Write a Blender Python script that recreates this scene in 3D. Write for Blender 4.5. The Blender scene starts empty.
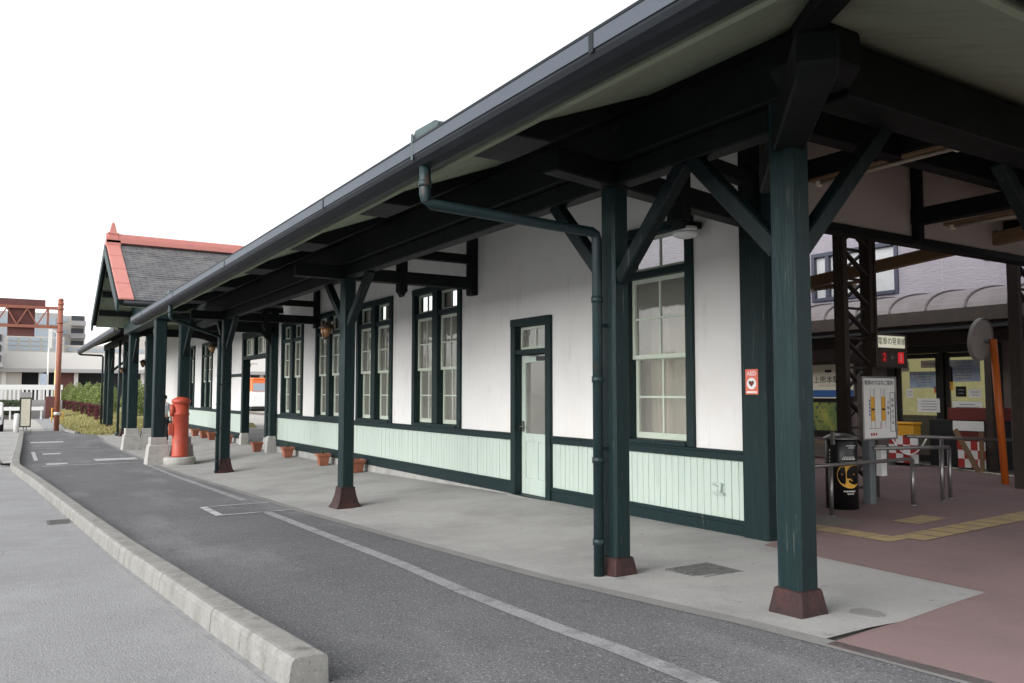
import bpy, math, random
from mathutils import Vector, Matrix
random.seed(7)
R = math.radians
ZO = 1.9                      # the measured heights below are relative to eye level; the whole place is lifted by this
scene = bpy.context.scene
col = scene.collection

# ------------------------------------------------------------------ ground heights
ZC = [(-4, -1.22), (2.2, -1.34), (3.4, -1.372), (5.3, -1.478), (11.4, -1.69), (19.3, -1.84), (23, -1.87), (30, -1.875), (47, -1.91)]
ZW = [(-4, -1.39), (5.5, -1.467), (9.5, -1.50), (11.4, -1.545), (16, -1.655), (38, -1.68), (47, -1.80), (60, -1.91)]
def tab(T, y):
    if y <= T[0][0]: return T[0][1]
    for (a, b), (c, d) in zip(T, T[1:]):
        if y <= c: return b + (d - b) * (y - a) / (c - a)
    return T[-1][1]
def zg(x, y):
    t = min(1, max(0, (x - 4.25) / (6.4 - 4.25)))
    return (1 - t) * tab(ZC, y) + t * tab(ZW, y)

# ------------------------------------------------------------------ materials
def nodes(name):
    m = bpy.data.materials.new(name); m.use_nodes = True
    nt = m.node_tree; nt.nodes.clear()
    out = nt.nodes.new('ShaderNodeOutputMaterial')
    return m, nt, out
def N(nt, t, **kw):
    n = nt.nodes.new(t)
    for k, v in kw.items(): setattr(n, k, v)
    return n
def noise(nt, scale, detail=4, stretch=None, rough=.6):
    g = N(nt, 'ShaderNodeNewGeometry')
    src = g.outputs['Position']
    if stretch:
        mp = N(nt, 'ShaderNodeMapping'); mp.inputs['Scale'].default_value = stretch
        nt.links.new(src, mp.inputs['Vector']); src = mp.outputs['Vector']
    n = N(nt, 'ShaderNodeTexNoise'); n.inputs['Scale'].default_value = scale
    n.inputs['Detail'].default_value = detail; n.inputs['Roughness'].default_value = rough
    nt.links.new(src, n.inputs['Vector'])
    return n.outputs['Fac']
def ramp(nt, src, a, b):
    r = N(nt, 'ShaderNodeMapRange'); r.inputs['From Min'].default_value = a; r.inputs['From Max'].default_value = b
    nt.links.new(src, r.inputs['Value']); return r.outputs['Result']
def mixc(nt, fac, a, b):
    mx = N(nt, 'ShaderNodeMix', data_type='RGBA')
    if isinstance(fac, float): mx.inputs['Factor'].default_value = fac
    else: nt.links.new(fac, mx.inputs['Factor'])
    for s, v in ((6, a), (7, b)):
        if isinstance(v, tuple): mx.inputs[s].default_value = (*v, 1)
        else: nt.links.new(v, mx.inputs[s])
    return mx.outputs[2]
def mat(name, base, rough=.6, layers=(), bump=None, metal=0., spec=.5, emit=None, cracks=None):
    """layers: (colour, scale, lo, hi, stretch, strength) patches laid over the base colour"""
    m, nt, out = nodes(name)
    p = N(nt, 'ShaderNodeBsdfPrincipled'); nt.links.new(p.outputs[0], out.inputs[0])
    p.inputs['Roughness'].default_value = rough; p.inputs['Metallic'].default_value = metal
    p.inputs['Specular IOR Level'].default_value = spec
    c = base
    for (lc, sc, lo, hi, st, k) in layers:
        f = ramp(nt, noise(nt, sc, 5, st), lo, hi)
        if k != 1:
            mm = N(nt, 'ShaderNodeMath', operation='MULTIPLY'); mm.inputs[1].default_value = k
            nt.links.new(f, mm.inputs[0]); f = mm.outputs[0]
        c = mixc(nt, f, c, lc)
    if cracks:
        g = N(nt, 'ShaderNodeNewGeometry'); wv = N(nt, 'ShaderNodeTexNoise'); wv.inputs['Scale'].default_value = 2.5; wv.inputs['Detail'].default_value = 6
        nt.links.new(g.outputs['Position'], wv.inputs['Vector'])
        ad = N(nt, 'ShaderNodeVectorMath', operation='MULTIPLY_ADD'); ad.inputs[1].default_value = (.35, .35, .35)
        nt.links.new(wv.outputs['Color'], ad.inputs[0]); nt.links.new(g.outputs['Position'], ad.inputs[2])
        vo = N(nt, 'ShaderNodeTexVoronoi'); vo.feature = 'DISTANCE_TO_EDGE'; vo.inputs['Scale'].default_value = cracks[0]
        nt.links.new(ad.outputs[0], vo.inputs['Vector'])
        f1 = ramp(nt, vo.outputs['Distance'], cracks[1], 0.0)
        f2 = ramp(nt, noise(nt, .5, 2), cracks[2], cracks[2] + .06)
        mm = N(nt, 'ShaderNodeMath', operation='MULTIPLY'); nt.links.new(f1, mm.inputs[0]); nt.links.new(f2, mm.inputs[1])
        c = mixc(nt, mm.outputs[0], c, cracks[3])
    if isinstance(c, tuple): p.inputs['Base Color'].default_value = (*c, 1)
    else: nt.links.new(c, p.inputs['Base Color'])
    if bump:
        b = N(nt, 'ShaderNodeBump'); b.inputs['Strength'].default_value = bump[1]; b.inputs['Distance'].default_value = bump[2]
        nt.links.new(noise(nt, bump[0], 6, bump[3] if len(bump) > 3 else None), b.inputs['Height'])
        nt.links.new(b.outputs[0], p.inputs['Normal'])
    if emit:
        p.inputs['Emission Color'].default_value = (*emit[0], 1); p.inputs['Emission Strength'].default_value = emit[1]
    return m

WOODL = lambda light: [(light, 3.0, .48, .75, (9, 9, .6), .7), ((.085, .088, .075), 5.0, .635, .70, (9, 9, .5), .85), ((.004, .012, .013), 2.0, .55, .75, (3, 3, .5), .6)]
M = {}
M['green'] = mat('dark_green_paint', (.0046, .0165, .0182), .48, WOODL((.010, .030, .032)), (6, .35, .02, (8, 8, .8)), spec=.25)
M['beam'] = mat('beam_paint', (.0058, .0075, .0076), .6, [((.016, .0195, .019), 2.2, .5, .8, None, .7), ((.045, .047, .043), 4, .67, .74, None, .55)], (7, .3, .02), spec=.15)
M['brace'] = mat('brace_paint', (.0042, .0092, .0100), .5, WOODL((.010, .0185, .0195)), (6, .35, .02), spec=.2)
M['iron'] = mat('column_shoe_iron', (.032, .015, .015), .6, [((.065, .026, .021), 9, .45, .7, None, .8), ((.012, .009, .009), 16, .5, .7, None, .7)], (22, .4, .02), spec=.3)
M['plaster'] = mat('white_plaster', (.72, .71, .70), .85, [((.63, .605, .58), .55, .45, .75, None, .8), ((.60, .56, .51), 1.3, .58, .8, (1.6, 1.6, .35), .6), ((.47, .42, .36), 3.2, .60, .8, (2.5, 2.5, .3), .6), ((.40, .37, .33), 6, .69, .77, None, .4)], (11, .15, .01), spec=.2, cracks=(.8, .0025, .56, (.52, .49, .45)))
M['gable'] = mat('shaded_gable_plaster', (.40, .355, .32), .85, [((.33, .29, .26), .6, .45, .75, None, .75), ((.28, .24, .21), 2.5, .6, .8, None, .5)], (11, .12, .01), spec=.2)  # white plaster browned and darkened, the end canopy's shade put into its colour
M['mint'] = mat('mint_boards', (.445, .52, .465), .6, [((.37, .445, .395), 2.5, .5, .75, (4, 4, .5), .7), ((.27, .30, .25), 5, .64, .76, (4, 4, .6), .6)], (12, .12, .008, (6, 6, 1)))
M['sash'] = mat('pale_green_sash_paint', (.50, .56, .47), .5, [((.40, .45, .37), 6, .5, .75, None, .6)])
M['soffit'] = mat('soffit_boards', (.245, .28, .20), .75, [((.15, .17, .12), 2.6, .52, .75, (3, .5, 1), .7), ((.02, .02, .015), 5, .685, .73, (5, .9, 1), .85)], (14, .2, .01, (8, .6, 1)), spec=.15)
M['roof_green'] = mat('canopy_roof_sheet', (.16, .17, .17), .6)
M['gutter'] = mat('gutter_metal', (.009, .011, .0145), .5, [((.020, .024, .029), 4, .5, .75, (3, .4, 3), .7)], None, .0, .2)
M['fascia'] = mat('gutter_face_metal', (.056, .067, .086), .5, [((.038, .046, .058), 3, .5, .8, (2, .5, 2), .8), ((.028, .032, .037), 6, .64, .75, (2, .4, 2), .5)], None, 0., .35)
M['pipe'] = mat('downpipe_paint', (.010, .024, .027), .45, [((.085, .032, .018), 7, .62, .72, (3, 3, .7), .8), ((.02, .04, .044), 5, .5, .7, None, .6)], (20, .2, .01), spec=.35)
M['copper'] = mat('rain_hopper_copper', (.04, .066, .069), .55, [((.025, .042, .045), 6, .45, .7, None, .8)])
M['slate'] = None
M['redtile'] = mat('red_verge_tiles', (.52, .205, .175), .65, [((.43, .16, .14), 4, .5, .75, None, .6)])
M['stone'] = mat('pale_granite', (.38, .37, .345), .8, [((.26, .25, .235), 5, .45, .72, None, .8), ((.52, .51, .49), 30, .56, .7, None, .6), ((.16, .155, .145), 9, .64, .74, (1, 1, .6), .6)], (35, .4, .01))
M['plinth'] = mat('plinth_concrete', (.33, .325, .31), .85, [((.20, .195, .185), 3, .42, .7, None, .85), ((.45, .44, .42), 6, .6, .7, None, .7)], (20, .3, .01))
M['asphalt'] = mat('dark_asphalt', (.140, .140, .148), .85, [((.100, .100, .106), .45, .4, .68, (1, .8, 1), .85), ((.225, .225, .235), .7, .52, .70, (1.4, .5, 1), .8), ((.42, .42, .43), 78, .56, .66, None, .75), ((.028, .028, .031), 62, .56, .68, None, .85), ((.07, .07, .075), 2.5, .66, .72, None, .5), ((.25, .25, .255), 3.5, .68, .76, (2, .6, 1), .5)], (80, .8, .01), spec=.25, cracks=(.3, .003, .60, (.075, .075, .08)))
M['road'] = mat('worn_road_surface', (.295, .295, .30), .85, [((.225, .225, .232), .6, .4, .72, None, .85), ((.36, .36, .362), 1.6, .52, .75, None, .6), ((.50, .50, .50), 78, .56, .68, None, .7), ((.10, .10, .105), 62, .57, .69, None, .75), ((.14, .14, .14), 3, .68, .75, None, .6)], (80, .8, .01), spec=.25, cracks=(.3, .0028, .56, (.17, .17, .17)))
M['pave'] = mat('pavement_concrete', (.365, .36, .35), .85, [((.255, .251, .245), .9, .40, .68, None, .85), ((.40, .395, .385), 2.6, .52, .75, None, .6), ((.17, .166, .16), 3.2, .64, .74, None, .7), ((.075, .073, .07), 8, .695, .735, None, .75), ((.12, .118, .115), 17, .67, .72, None, .7), ((.46, .455, .445), 70, .56, .7, None, .5), ((.16, .158, .152), 60, .6, .72, None, .55)], (60, .5, .008), spec=.2, cracks=(.45, .003, .58, (.17, .166, .16)))
M['dust'] = mat('pale_dust', (.29, .29, .29), .9, [((.21, .21, .215), 5, .42, .6, None, .9), ((.22, .22, .225), 40, .45, .6, None, .8)])
M['edge'] = mat('pavement_edging_concrete', (.225, .222, .218), .85, [((.16, .158, .155), 2, .45, .7, None, .8), ((.34, .335, .325), 50, .56, .68, None, .6), ((.10, .10, .10), 14, .64, .72, None, .6)], (60, .35, .006), spec=.2)
M['kerbc'] = mat('kerb_concrete', (.275, .27, .255), .85, [((.18, .176, .162), 3.0, .42, .72, (2, 2, 1), .85), ((.10, .097, .09), 5, .58, .74, (1.5, 1.5, .35), .75), ((.40, .395, .375), 55, .56, .7, None, .6), ((.11, .108, .10), 45, .58, .72, None, .7)], (60, .5, .006), spec=.2)
M['redpave'] = mat('red_paving', (.245, .168, .168), .85, [((.185, .138, .138), .7, .4, .72, None, .85), ((.30, .215, .213), 2.5, .55, .8, None, .5), ((.34, .27, .265), 80, .58, .7, None, .5), ((.09, .07, .07), 9, .69, .74, None, .6)], (70, .4, .006), spec=.2)
M['yellow_tile'] = mat('tactile_yellow', (.44, .33, .17), .8, [((.26, .20, .13), 6, .48, .75, None, .8)], (40, .4, .01))
M['line'] = mat('worn_road_paint', (.30, .30, .305), .8, [((.15, .15, .16), 5, .48, .68, None, .85), ((.13, .13, .14), 60, .50, .64, None, .8)])
M['line_new'] = mat('road_paint', (.48, .48, .48), .8, [((.18, .18, .19), 7, .50, .68, None, .8), ((.16, .16, .17), 60, .55, .65, None, .7)])
M['ground'] = mat('plaza_ground', (.42, .40, .37), .9, [((.33, .31, .29), .3, .4, .7, None, .8)])
M['trackbed'] = mat('dark_track_bed', (.10, .085, .078), .9, [((.06, .05, .047), 3, .45, .7, None, .8)], (40, .5, .02))
M['lawn'] = mat('grass_base', (.30, .27, .11), .95, [((.17, .20, .06), 1.1, .42, .68, None, .85), ((.36, .30, .15), .45, .55, .75, None, .6)], (30, .8, .05))
M['post_red'] = mat('postbox_red', (.42, .072, .042), .45, [((.30, .042, .034), 5, .48, .72, None, .7), ((.42, .12, .09), 9, .66, .74, None, .5)], (12, .1, .01), spec=.35)
M['black'] = mat('black_gloss', (.006, .006, .007), .35)
M['blackm'] = mat('black_matt', (.010, .010, .011), .7)
M['white'] = mat('white_paint', (.80, .80, .79), .5)
M['lampwhite'] = mat('lamp_glass', (.75, .76, .74), .3)
M['terra'] = mat('terracotta_plastic', (.30, .105, .058), .7, [((.21, .075, .045), 7, .45, .7, None, .7)])
M['soil'] = mat('soil', (.05, .035, .025), .95, [], (40, .8, .02))
M['amber'] = mat('amber_glass', (.20, .10, .04), .2)
M['tubedust'] = mat('dusty_tube', (.36, .31, .24), .5)
M['brass'] = mat('aged_copper', (.055, .040, .030), .45, [], None, .6)
M['steel'] = mat('rail_steel', (.26, .25, .245), .38, [((.15, .14, .13), 8, .5, .7, None, .6)], None, .8)
M['rustbrown'] = mat('lattice_brown', (.030, .022, .018), .6, [((.055, .032, .022), 6, .5, .7, None, .7)])
M['gantry'] = mat('gantry_brown', (.30, .105, .065), .6, [((.20, .07, .05), 4, .5, .7, None, .7)])
M['gantry_dark'] = mat('gantry_board', (.13, .045, .04), .7, [((.09, .035, .03), 3, .5, .7, None, .7)])
M['orange'] = mat('orange_pole_paint', (.55, .12, .015), .45)
M['mirror'] = mat('mirror_back', (.32, .30, .29), .5)
M['greypost'] = mat('grey_post_paint', (.13, .15, .16), .5)
M['brownwood'] = mat('varnished_wood', (.20, .125, .065), .55, [((.14, .085, .045), 6, .5, .7, (6, 1, 6), .7)])
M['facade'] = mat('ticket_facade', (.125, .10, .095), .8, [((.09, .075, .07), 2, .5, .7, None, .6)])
M['upper'] = None
M['awning'] = mat('awning_sheet', (.20, .175, .178), .5, [((.14, .122, .125), 2, .5, .7, None, .7)])
M['awnrib'] = mat('awning_ribs', (.10, .085, .09), .5)
M['navy'] = mat('window_frame_navy', (.025, .028, .05), .4)
M['frosted'] = mat('wired_glass', (.36, .37, .38), .25, [((.26, .27, .28), 2, .4, .7, None, .7)])
M['darkframe'] = mat('door_frame_dark', (.010, .009, .009), .4)
M['darkred'] = mat('dark_red_paint', (.13, .025, .02), .5)
M['red'] = mat('sign_red', (.40, .035, .03), .5)
M['pinkred'] = mat('sticker_red', (.70, .16, .10), .4)
M['yellow'] = mat('yellow_plastic', (.70, .36, .03), .5)
M['blue'] = mat('sign_blue', (.03, .10, .30), .5)
M['ltblue'] = mat('sign_light_blue', (.33, .42, .56), .5, [((.55, .56, .56), 7, .5, .6, None, .7)])
M['paper'] = mat('paper', (.72, .72, .70), .8)
M['cream'] = mat('cream_panel', (.72, .68, .55), .7)
M['ink'] = mat('printed_ink', (.02, .02, .025), .7)
M['greyink'] = mat('printed_grey', (.25, .25, .26), .7)
M['redled'] = mat('red_led', (.5, .02, .02), .5, emit=((1, .03, .04), 2.6))
M['redled_dim'] = mat('red_led_dim', (.35, .02, .02), .5, emit=((1, .02, .03), .16))
M['redled_off'] = mat('red_led_off', (.06, .012, .012), .5, emit=((1, .02, .03), .01))
M['litsign'] = mat('lit_sign_face', (.75, .75, .62), .5, emit=((1, .98, .75), .14))
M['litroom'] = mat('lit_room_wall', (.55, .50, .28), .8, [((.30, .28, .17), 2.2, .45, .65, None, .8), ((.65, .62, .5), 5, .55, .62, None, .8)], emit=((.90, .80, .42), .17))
M['leafg'] = None
M['bld_beige'] = mat('far_building_beige', (.50, .47, .43), .8)
M['bld_grey'] = mat('far_building_grey', (.38, .37, .37), .8)
M['bld_white'] = mat('far_building_white', (.70, .68, .65), .8)
M['bld_dark'] = mat('far_building_opening', (.035, .04, .05), .5)
M['bld_glass'] = mat('far_building_glass', (.33, .38, .43), .3)
M['rail'] = mat('tram_rail', (.16, .13, .11), .5, [], None, .6)
M['skin'] = mat('skin', (.50, .30, .22), .6)
M['shirt'] = mat('grey_shirt', (.55, .56, .58), .9)
M['trousers'] = mat('black_trousers', (.015, .015, .018), .9)
M['hair'] = mat('black_hair', (.012, .010, .009), .6)
M['tramorange'] = mat('tram_orange', (.70, .17, .05), .4)
M['curtain'] = mat('pale_blind', (.72, .72, .66), .9, [((.55, .55, .50), 2, .4, .7, (1, 6, .4), .7)])
M['netcurtain'] = mat('beige_curtain', (.62, .54, .45), .9, [((.48, .42, .36), 1.5, .42, .68, (1, 5, .4), .7)])
M['intwall'] = mat('interior_wall', (.42, .39, .33), .9)
M['intfloor'] = mat('interior_floor', (.20, .18, .16), .8)
M['intwood'] = mat('interior_wood', (.16, .11, .07), .7)
M['iron_dark'] = mat('cast_iron_cover', (.13, .13, .125), .7, [((.08, .08, .08), 20, .5, .6, None, .8)], (40, .8, .02))

def slate_mat():
    m, nt, out = nodes('slate_courses')
    p = N(nt, 'ShaderNodeBsdfPrincipled'); nt.links.new(p.outputs[0], out.inputs[0]); p.inputs['Roughness'].default_value = .7
    tc = N(nt, 'ShaderNodeTexCoord')
    br = N(nt, 'ShaderNodeTexBrick'); br.inputs['Scale'].default_value = 1.0
    br.inputs['Brick Width'].default_value = .30; br.inputs['Row Height'].default_value = .15; br.inputs['Mortar Size'].default_value = .012
    br.inputs['Color1'].default_value = (.105, .107, .115, 1); br.inputs['Color2'].default_value = (.15, .147, .15, 1); br.inputs['Mortar'].default_value = (.05, .05, .055, 1)
    nt.links.new(tc.outputs['UV'], br.inputs['Vector'])
    c = mixc(nt, ramp(nt, noise(nt, 3), .45, .75), br.outputs['Color'], (.20, .195, .19))
    nt.links.new(c, p.inputs['Base Color'])
    b = N(nt, 'ShaderNodeBump'); b.inputs['Strength'].default_value = .6; b.inputs['Distance'].default_value = .02; b.invert = True
    nt.links.new(br.outputs['Fac'], b.inputs['Height']); nt.links.new(b.outputs[0], p.inputs['Normal'])
    return m
M['slate'] = slate_mat()
def upper_mat():
    m, nt, out = nodes('lavender_cladding')
    p = N(nt, 'ShaderNodeBsdfPrincipled'); nt.links.new(p.outputs[0], out.inputs[0]); p.inputs['Roughness'].default_value = .8
    c = mixc(nt, ramp(nt, noise(nt, 1.2), .4, .75), (.225, .208, .24), (.185, .172, .20))
    nt.links.new(c, p.inputs['Base Color'])
    b = N(nt, 'ShaderNodeBump'); b.inputs['Strength'].default_value = .7; b.inputs['Distance'].default_value = .03
    nt.links.new(noise(nt, 7, 3, (1, 1, 3)), b.inputs['Height']); nt.links.new(b.outputs[0], p.inputs['Normal'])
    return m
M['upper'] = upper_mat()
def leaf_mat(name, a, b):
    m, nt, out = nodes(name)
    p = N(nt, 'ShaderNodeBsdfPrincipled'); p.inputs['Roughness'].default_value = .6
    g = N(nt, 'ShaderNodeNewGeometry')
    c = mixc(nt, g.outputs['Random Per Island'], a, b)
    nt.links.new(c, p.inputs['Base Color'])
    t = N(nt, 'ShaderNodeBsdfTranslucent'); nt.links.new(c, t.inputs['Color'])
    mx = N(nt, 'ShaderNodeMixShader'); mx.inputs[0].default_value = .3
    nt.links.new(p.outputs[0], mx.inputs[1]); nt.links.new(t.outputs[0], mx.inputs[2]); nt.links.new(mx.outputs[0], out.inputs[0])
    return m
M['leafg'] = leaf_mat('yellow_green_leaves', (.13, .19, .05), (.28, .32, .11))
M['leafr'] = leaf_mat('dark_red_leaves', (.07, .015, .02), (.16, .035, .045))
M['leafd'] = leaf_mat('dark_hedge_leaves', (.035, .06, .02), (.07, .10, .035))
M['leafp'] = leaf_mat('pale_pink_brown_leaves', (.22, .13, .13), (.34, .24, .22))
M['bark'] = mat('bark', (.10, .07, .05), .9)
def glass_mat(name, dif, k, rough=.03):
    """dusty old window glass: part clear, part dusty, all of it reflecting"""
    m, nt, out = nodes(name)
    tr = N(nt, 'ShaderNodeBsdfTransparent'); tr.inputs[0].default_value = (.85, .88, .84, 1)
    df = N(nt, 'ShaderNodeBsdfDiffuse'); nt.links.new(mixc(nt, ramp(nt, noise(nt, 2.5), .35, .7), dif, tuple(v * .75 for v in dif)), df.inputs[0])
    m1 = N(nt, 'ShaderNodeMixShader'); m1.inputs[0].default_value = k
    nt.links.new(tr.outputs[0], m1.inputs[1]); nt.links.new(df.outputs[0], m1.inputs[2])
    gl = N(nt, 'ShaderNodeBsdfGlossy'); gl.inputs['Roughness'].default_value = rough
    b = N(nt, 'ShaderNodeBump'); b.inputs['Strength'].default_value = .08; b.inputs['Distance'].default_value = .02
    nt.links.new(noise(nt, 3, 2), b.inputs['Height']); nt.links.new(b.outputs[0], gl.inputs['Normal'])
    fr = N(nt, 'ShaderNodeFresnel'); fr.inputs[0].default_value = 1.85
    m2 = N(nt, 'ShaderNodeMixShader'); nt.links.new(fr.outputs[0], m2.inputs[0])
    nt.links.new(m1.outputs[0], m2.inputs[1]); nt.links.new(gl.outputs[0], m2.inputs[2]); nt.links.new(m2.outputs[0], out.inputs[0])
    return m
M['glass'] = glass_mat('old_window_glass', (.66, .65, .58), .30)
M['clearglass'] = glass_mat('clear_window_glass', (.6, .6, .57), .10)
M['doorglass'] = glass_mat('shop_door_glass', (.3, .3, .25), .06)

# ------------------------------------------------------------------ mesh helpers
class MB:
    def __init__(s): s.v = []; s.f = []; s.sm = []; s.uv = {}
    def quad(s, *pts, smooth=False, uv=None):
        i = len(s.v); s.v += [tuple(p) for p in pts]; s.f.append(tuple(range(i, i + len(pts)))); s.sm.append(smooth)
        if uv: s.uv[len(s.f) - 1] = uv
    def box(s, x0, x1, y0, y1, z0, z1):
        i = len(s.v)
        s.v += [(x0, y0, z0), (x1, y0, z0), (x1, y1, z0), (x0, y1, z0), (x0, y0, z1), (x1, y0, z1), (x1, y1, z1), (x0, y1, z1)]
        for q in ((0, 3, 2, 1), (4, 5, 6, 7), (0, 1, 5, 4), (1, 2, 6, 5), (2, 3, 7, 6), (3, 0, 4, 7)):
            s.f.append(tuple(i + k for k in q)); s.sm.append(False)
        return s
    def beam(s, p, q, w, h, up=(0, 0, 1)):
        p, q = Vector(p), Vector(q); d = (q - p).normalized(); u = Vector(up)
        r = d.cross(u).normalized(); u = r.cross(d).normalized()
        i = len(s.v)
        for e in (p, q):
            for a, b in ((-1, -1), (1, -1), (1, 1), (-1, 1)): s.v.append(tuple(e + r * (a * w / 2) + u * (b * h / 2)))
        for f in ((0, 1, 2, 3), (7, 6, 5, 4), (0, 4, 5, 1), (1, 5, 6, 2), (2, 6, 7, 3), (3, 7, 4, 0)):
            s.f.append(tuple(i + k for k in f)); s.sm.append(False)
        return s
    def tube(s, pts, r, n=10, cap=True):
        pts = [Vector(p) for p in pts]; rs = r if isinstance(r, (list, tuple)) else [r] * len(pts)
        i = len(s.v); ref = None
        for k, p in enumerate(pts):
            d = (pts[min(k + 1, len(pts) - 1)] - pts[max(k - 1, 0)]).normalized()
            if ref is None: ref = Vector((0, 0, 1)) if abs(d.z) < .9 else Vector((1, 0, 0))
            a = d.cross(ref).normalized(); b = d.cross(a).normalized(); ref = b.cross(d) if False else ref
            if abs(d.dot(ref)) > .95: ref = Vector((1, 0, 0)) if abs(d.x) < .9 else Vector((0, 1, 0)); a = d.cross(ref).normalized(); b = d.cross(a).normalized()
            for j in range(n):
                t = 2 * math.pi * j / n
                s.v.append(tuple(p + a * (math.cos(t) * rs[k]) + b * (math.sin(t) * rs[k])))
        for k in range(len(pts) - 1):
            for j in range(n):
                s.f.append((i + k * n + j, i + k * n + (j + 1) % n, i + (k + 1) * n + (j + 1) % n, i + (k + 1) * n + j)); s.sm.append(True)
        if cap:
            s.f.append(tuple(i + j for j in reversed(range(n)))); s.sm.append(False)
            s.f.append(tuple(i + (len(pts) - 1) * n + j for j in range(n))); s.sm.append(False)
        return s
    def lathe(s, cx, cy, prof, n=24, sq=False, rot=0.):
        """prof: list of (radius, z); sq = square plan; sharp where a radius or height repeats"""
        i = len(s.v); n = 4 if sq else n
        for r, z in prof:
            for j in range(n):
                t = 2 * math.pi * j / n + (math.pi / 4 if sq else 0) + rot
                k = math.sqrt(2) if sq else 1
                s.v.append((cx + math.cos(t) * r * k, cy + math.sin(t) * r * k, z))
        for k in range(len(prof) - 1):
            for j in range(n):
                s.f.append((i + k * n + j, i + k * n + (j + 1) % n, i + (k + 1) * n + (j + 1) % n, i + (k + 1) * n + j)); s.sm.append(not sq and abs(prof[k][1] - prof[k + 1][1]) > 1e-4)
        s.f.append(tuple(i + j for j in reversed(range(n)))); s.sm.append(False)
        s.f.append(tuple(i + (len(prof) - 1) * n + j for j in range(n))); s.sm.append(False)
        return s
    def prism(s, poly, d):
        """extrude a planar polygon (3-D points) by vector d"""
        n = len(poly); i = len(s.v); d = Vector(d)
        s.v += [tuple(p) for p in poly] + [tuple(Vector(p) + d) for p in poly]
        s.f.append(tuple(i + k for k in range(n))); s.sm.append(False)
        s.f.append(tuple(i + n + k for k in reversed(range(n)))); s.sm.append(False)
        for k in range(n):
            s.f.append((i + k, i + n + k, i + n + (k + 1) % n, i + (k + 1) % n)); s.sm.append(False)
        return s
ORG = {}
def origin_of(o):
    return ORG[o.name]
def obj(name, mb, m, parent=None, bevel=0., org=None, fixn=True):
    """link a builder as ONE mesh object; vertices are world places, stored relative to the object's own base point"""
    xs = [v[0] for v in mb.v]; ys = [v[1] for v in mb.v]; zs = [v[2] for v in mb.v]
    if org is None: org = Vector(((min(xs) + max(xs)) / 2, (min(ys) + max(ys)) / 2, min(zs)))
    me = bpy.data.meshes.new(name)
    me.from_pydata([(v[0] - org[0], v[1] - org[1], v[2] - org[2]) for v in mb.v], [], mb.f)
    if mb.uv:
        uvl = me.uv_layers.new(name='UVMap')
        for fi, uv in mb.uv.items():
            for li, q in zip(me.polygons[fi].loop_indices, uv): uvl.data[li].uv = q
    for p, sm in zip(me.polygons, mb.sm): p.use_smooth = sm
    me.materials.append(m); me.update()
    if fixn:
        import bmesh
        b = bmesh.new(); b.from_mesh(me); bmesh.ops.recalc_face_normals(b, faces=b.faces); b.to_mesh(me); b.free()
    o = bpy.data.objects.new(name, me); col.objects.link(o)
    po = Vector((0, 0, -ZO)) if parent is None else ORG[parent.name]
    o.location = Vector(org) - po
    if parent is not None: o.parent = parent
    ORG[o.name] = Vector(org)
    if bevel:
        bm_ = o.modifiers.new('edge', 'BEVEL'); bm_.width = bevel; bm_.segments = 1; bm_.limit_method = 'ANGLE'
    return o
def empty(name, x, y, z):
    o = bpy.data.objects.new(name, None); col.objects.link(o); o.location = (x, y, z + ZO); o.empty_display_size = .2
    ORG[o.name] = Vector((x, y, z)); return o
def tag(o, label, cat, group=None, kind=None):
    o['label'] = label; o['category'] = cat
    if group: o['group'] = group
    if kind: o['kind'] = kind
    return o
def thing(name, label, cat, x, y, z, group=None): return tag(empty(name, x, y, z), label, cat, group)
def struct(o): o['kind'] = 'structure'; return o
def copy_tree(o, parent=None):
    c = o.copy(); col.objects.link(c)
    if parent is not None: c.parent = parent
    for ch in [q for q in bpy.data.objects if q.parent == o and q is not c]: copy_tree(ch, c)
    return c
def text(name, body, size, m, parent, loc, rot, depth=.002, align='CENTER'):
    cu = bpy.data.curves.new(name, 'FONT'); cu.body = body; cu.size = size; cu.align_x = align; cu.align_y = 'CENTER'; cu.extrude = depth
    t = bpy.data.objects.new(name, cu); col.objects.link(t)
    bpy.context.view_layer.update()
    me = bpy.data.meshes.new_from_object(t.evaluated_get(bpy.context.evaluated_depsgraph_get()))
    bpy.data.objects.remove(t); me.materials.clear(); me.materials.append(m)
    o = bpy.data.objects.new(name, me); col.objects.link(o)
    po = Vector((0, 0, -ZO)) if parent is None else ORG[parent.name]
    o.parent = parent; o.location = Vector(loc) - po; o.rotation_euler = rot; ORG[o.name] = Vector(loc)
    return o
FACE_NX = (R(90), 0, R(-90))     # text that faces -X
FACE_NY = (R(90), 0, 0)          # text that faces -Y

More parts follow.
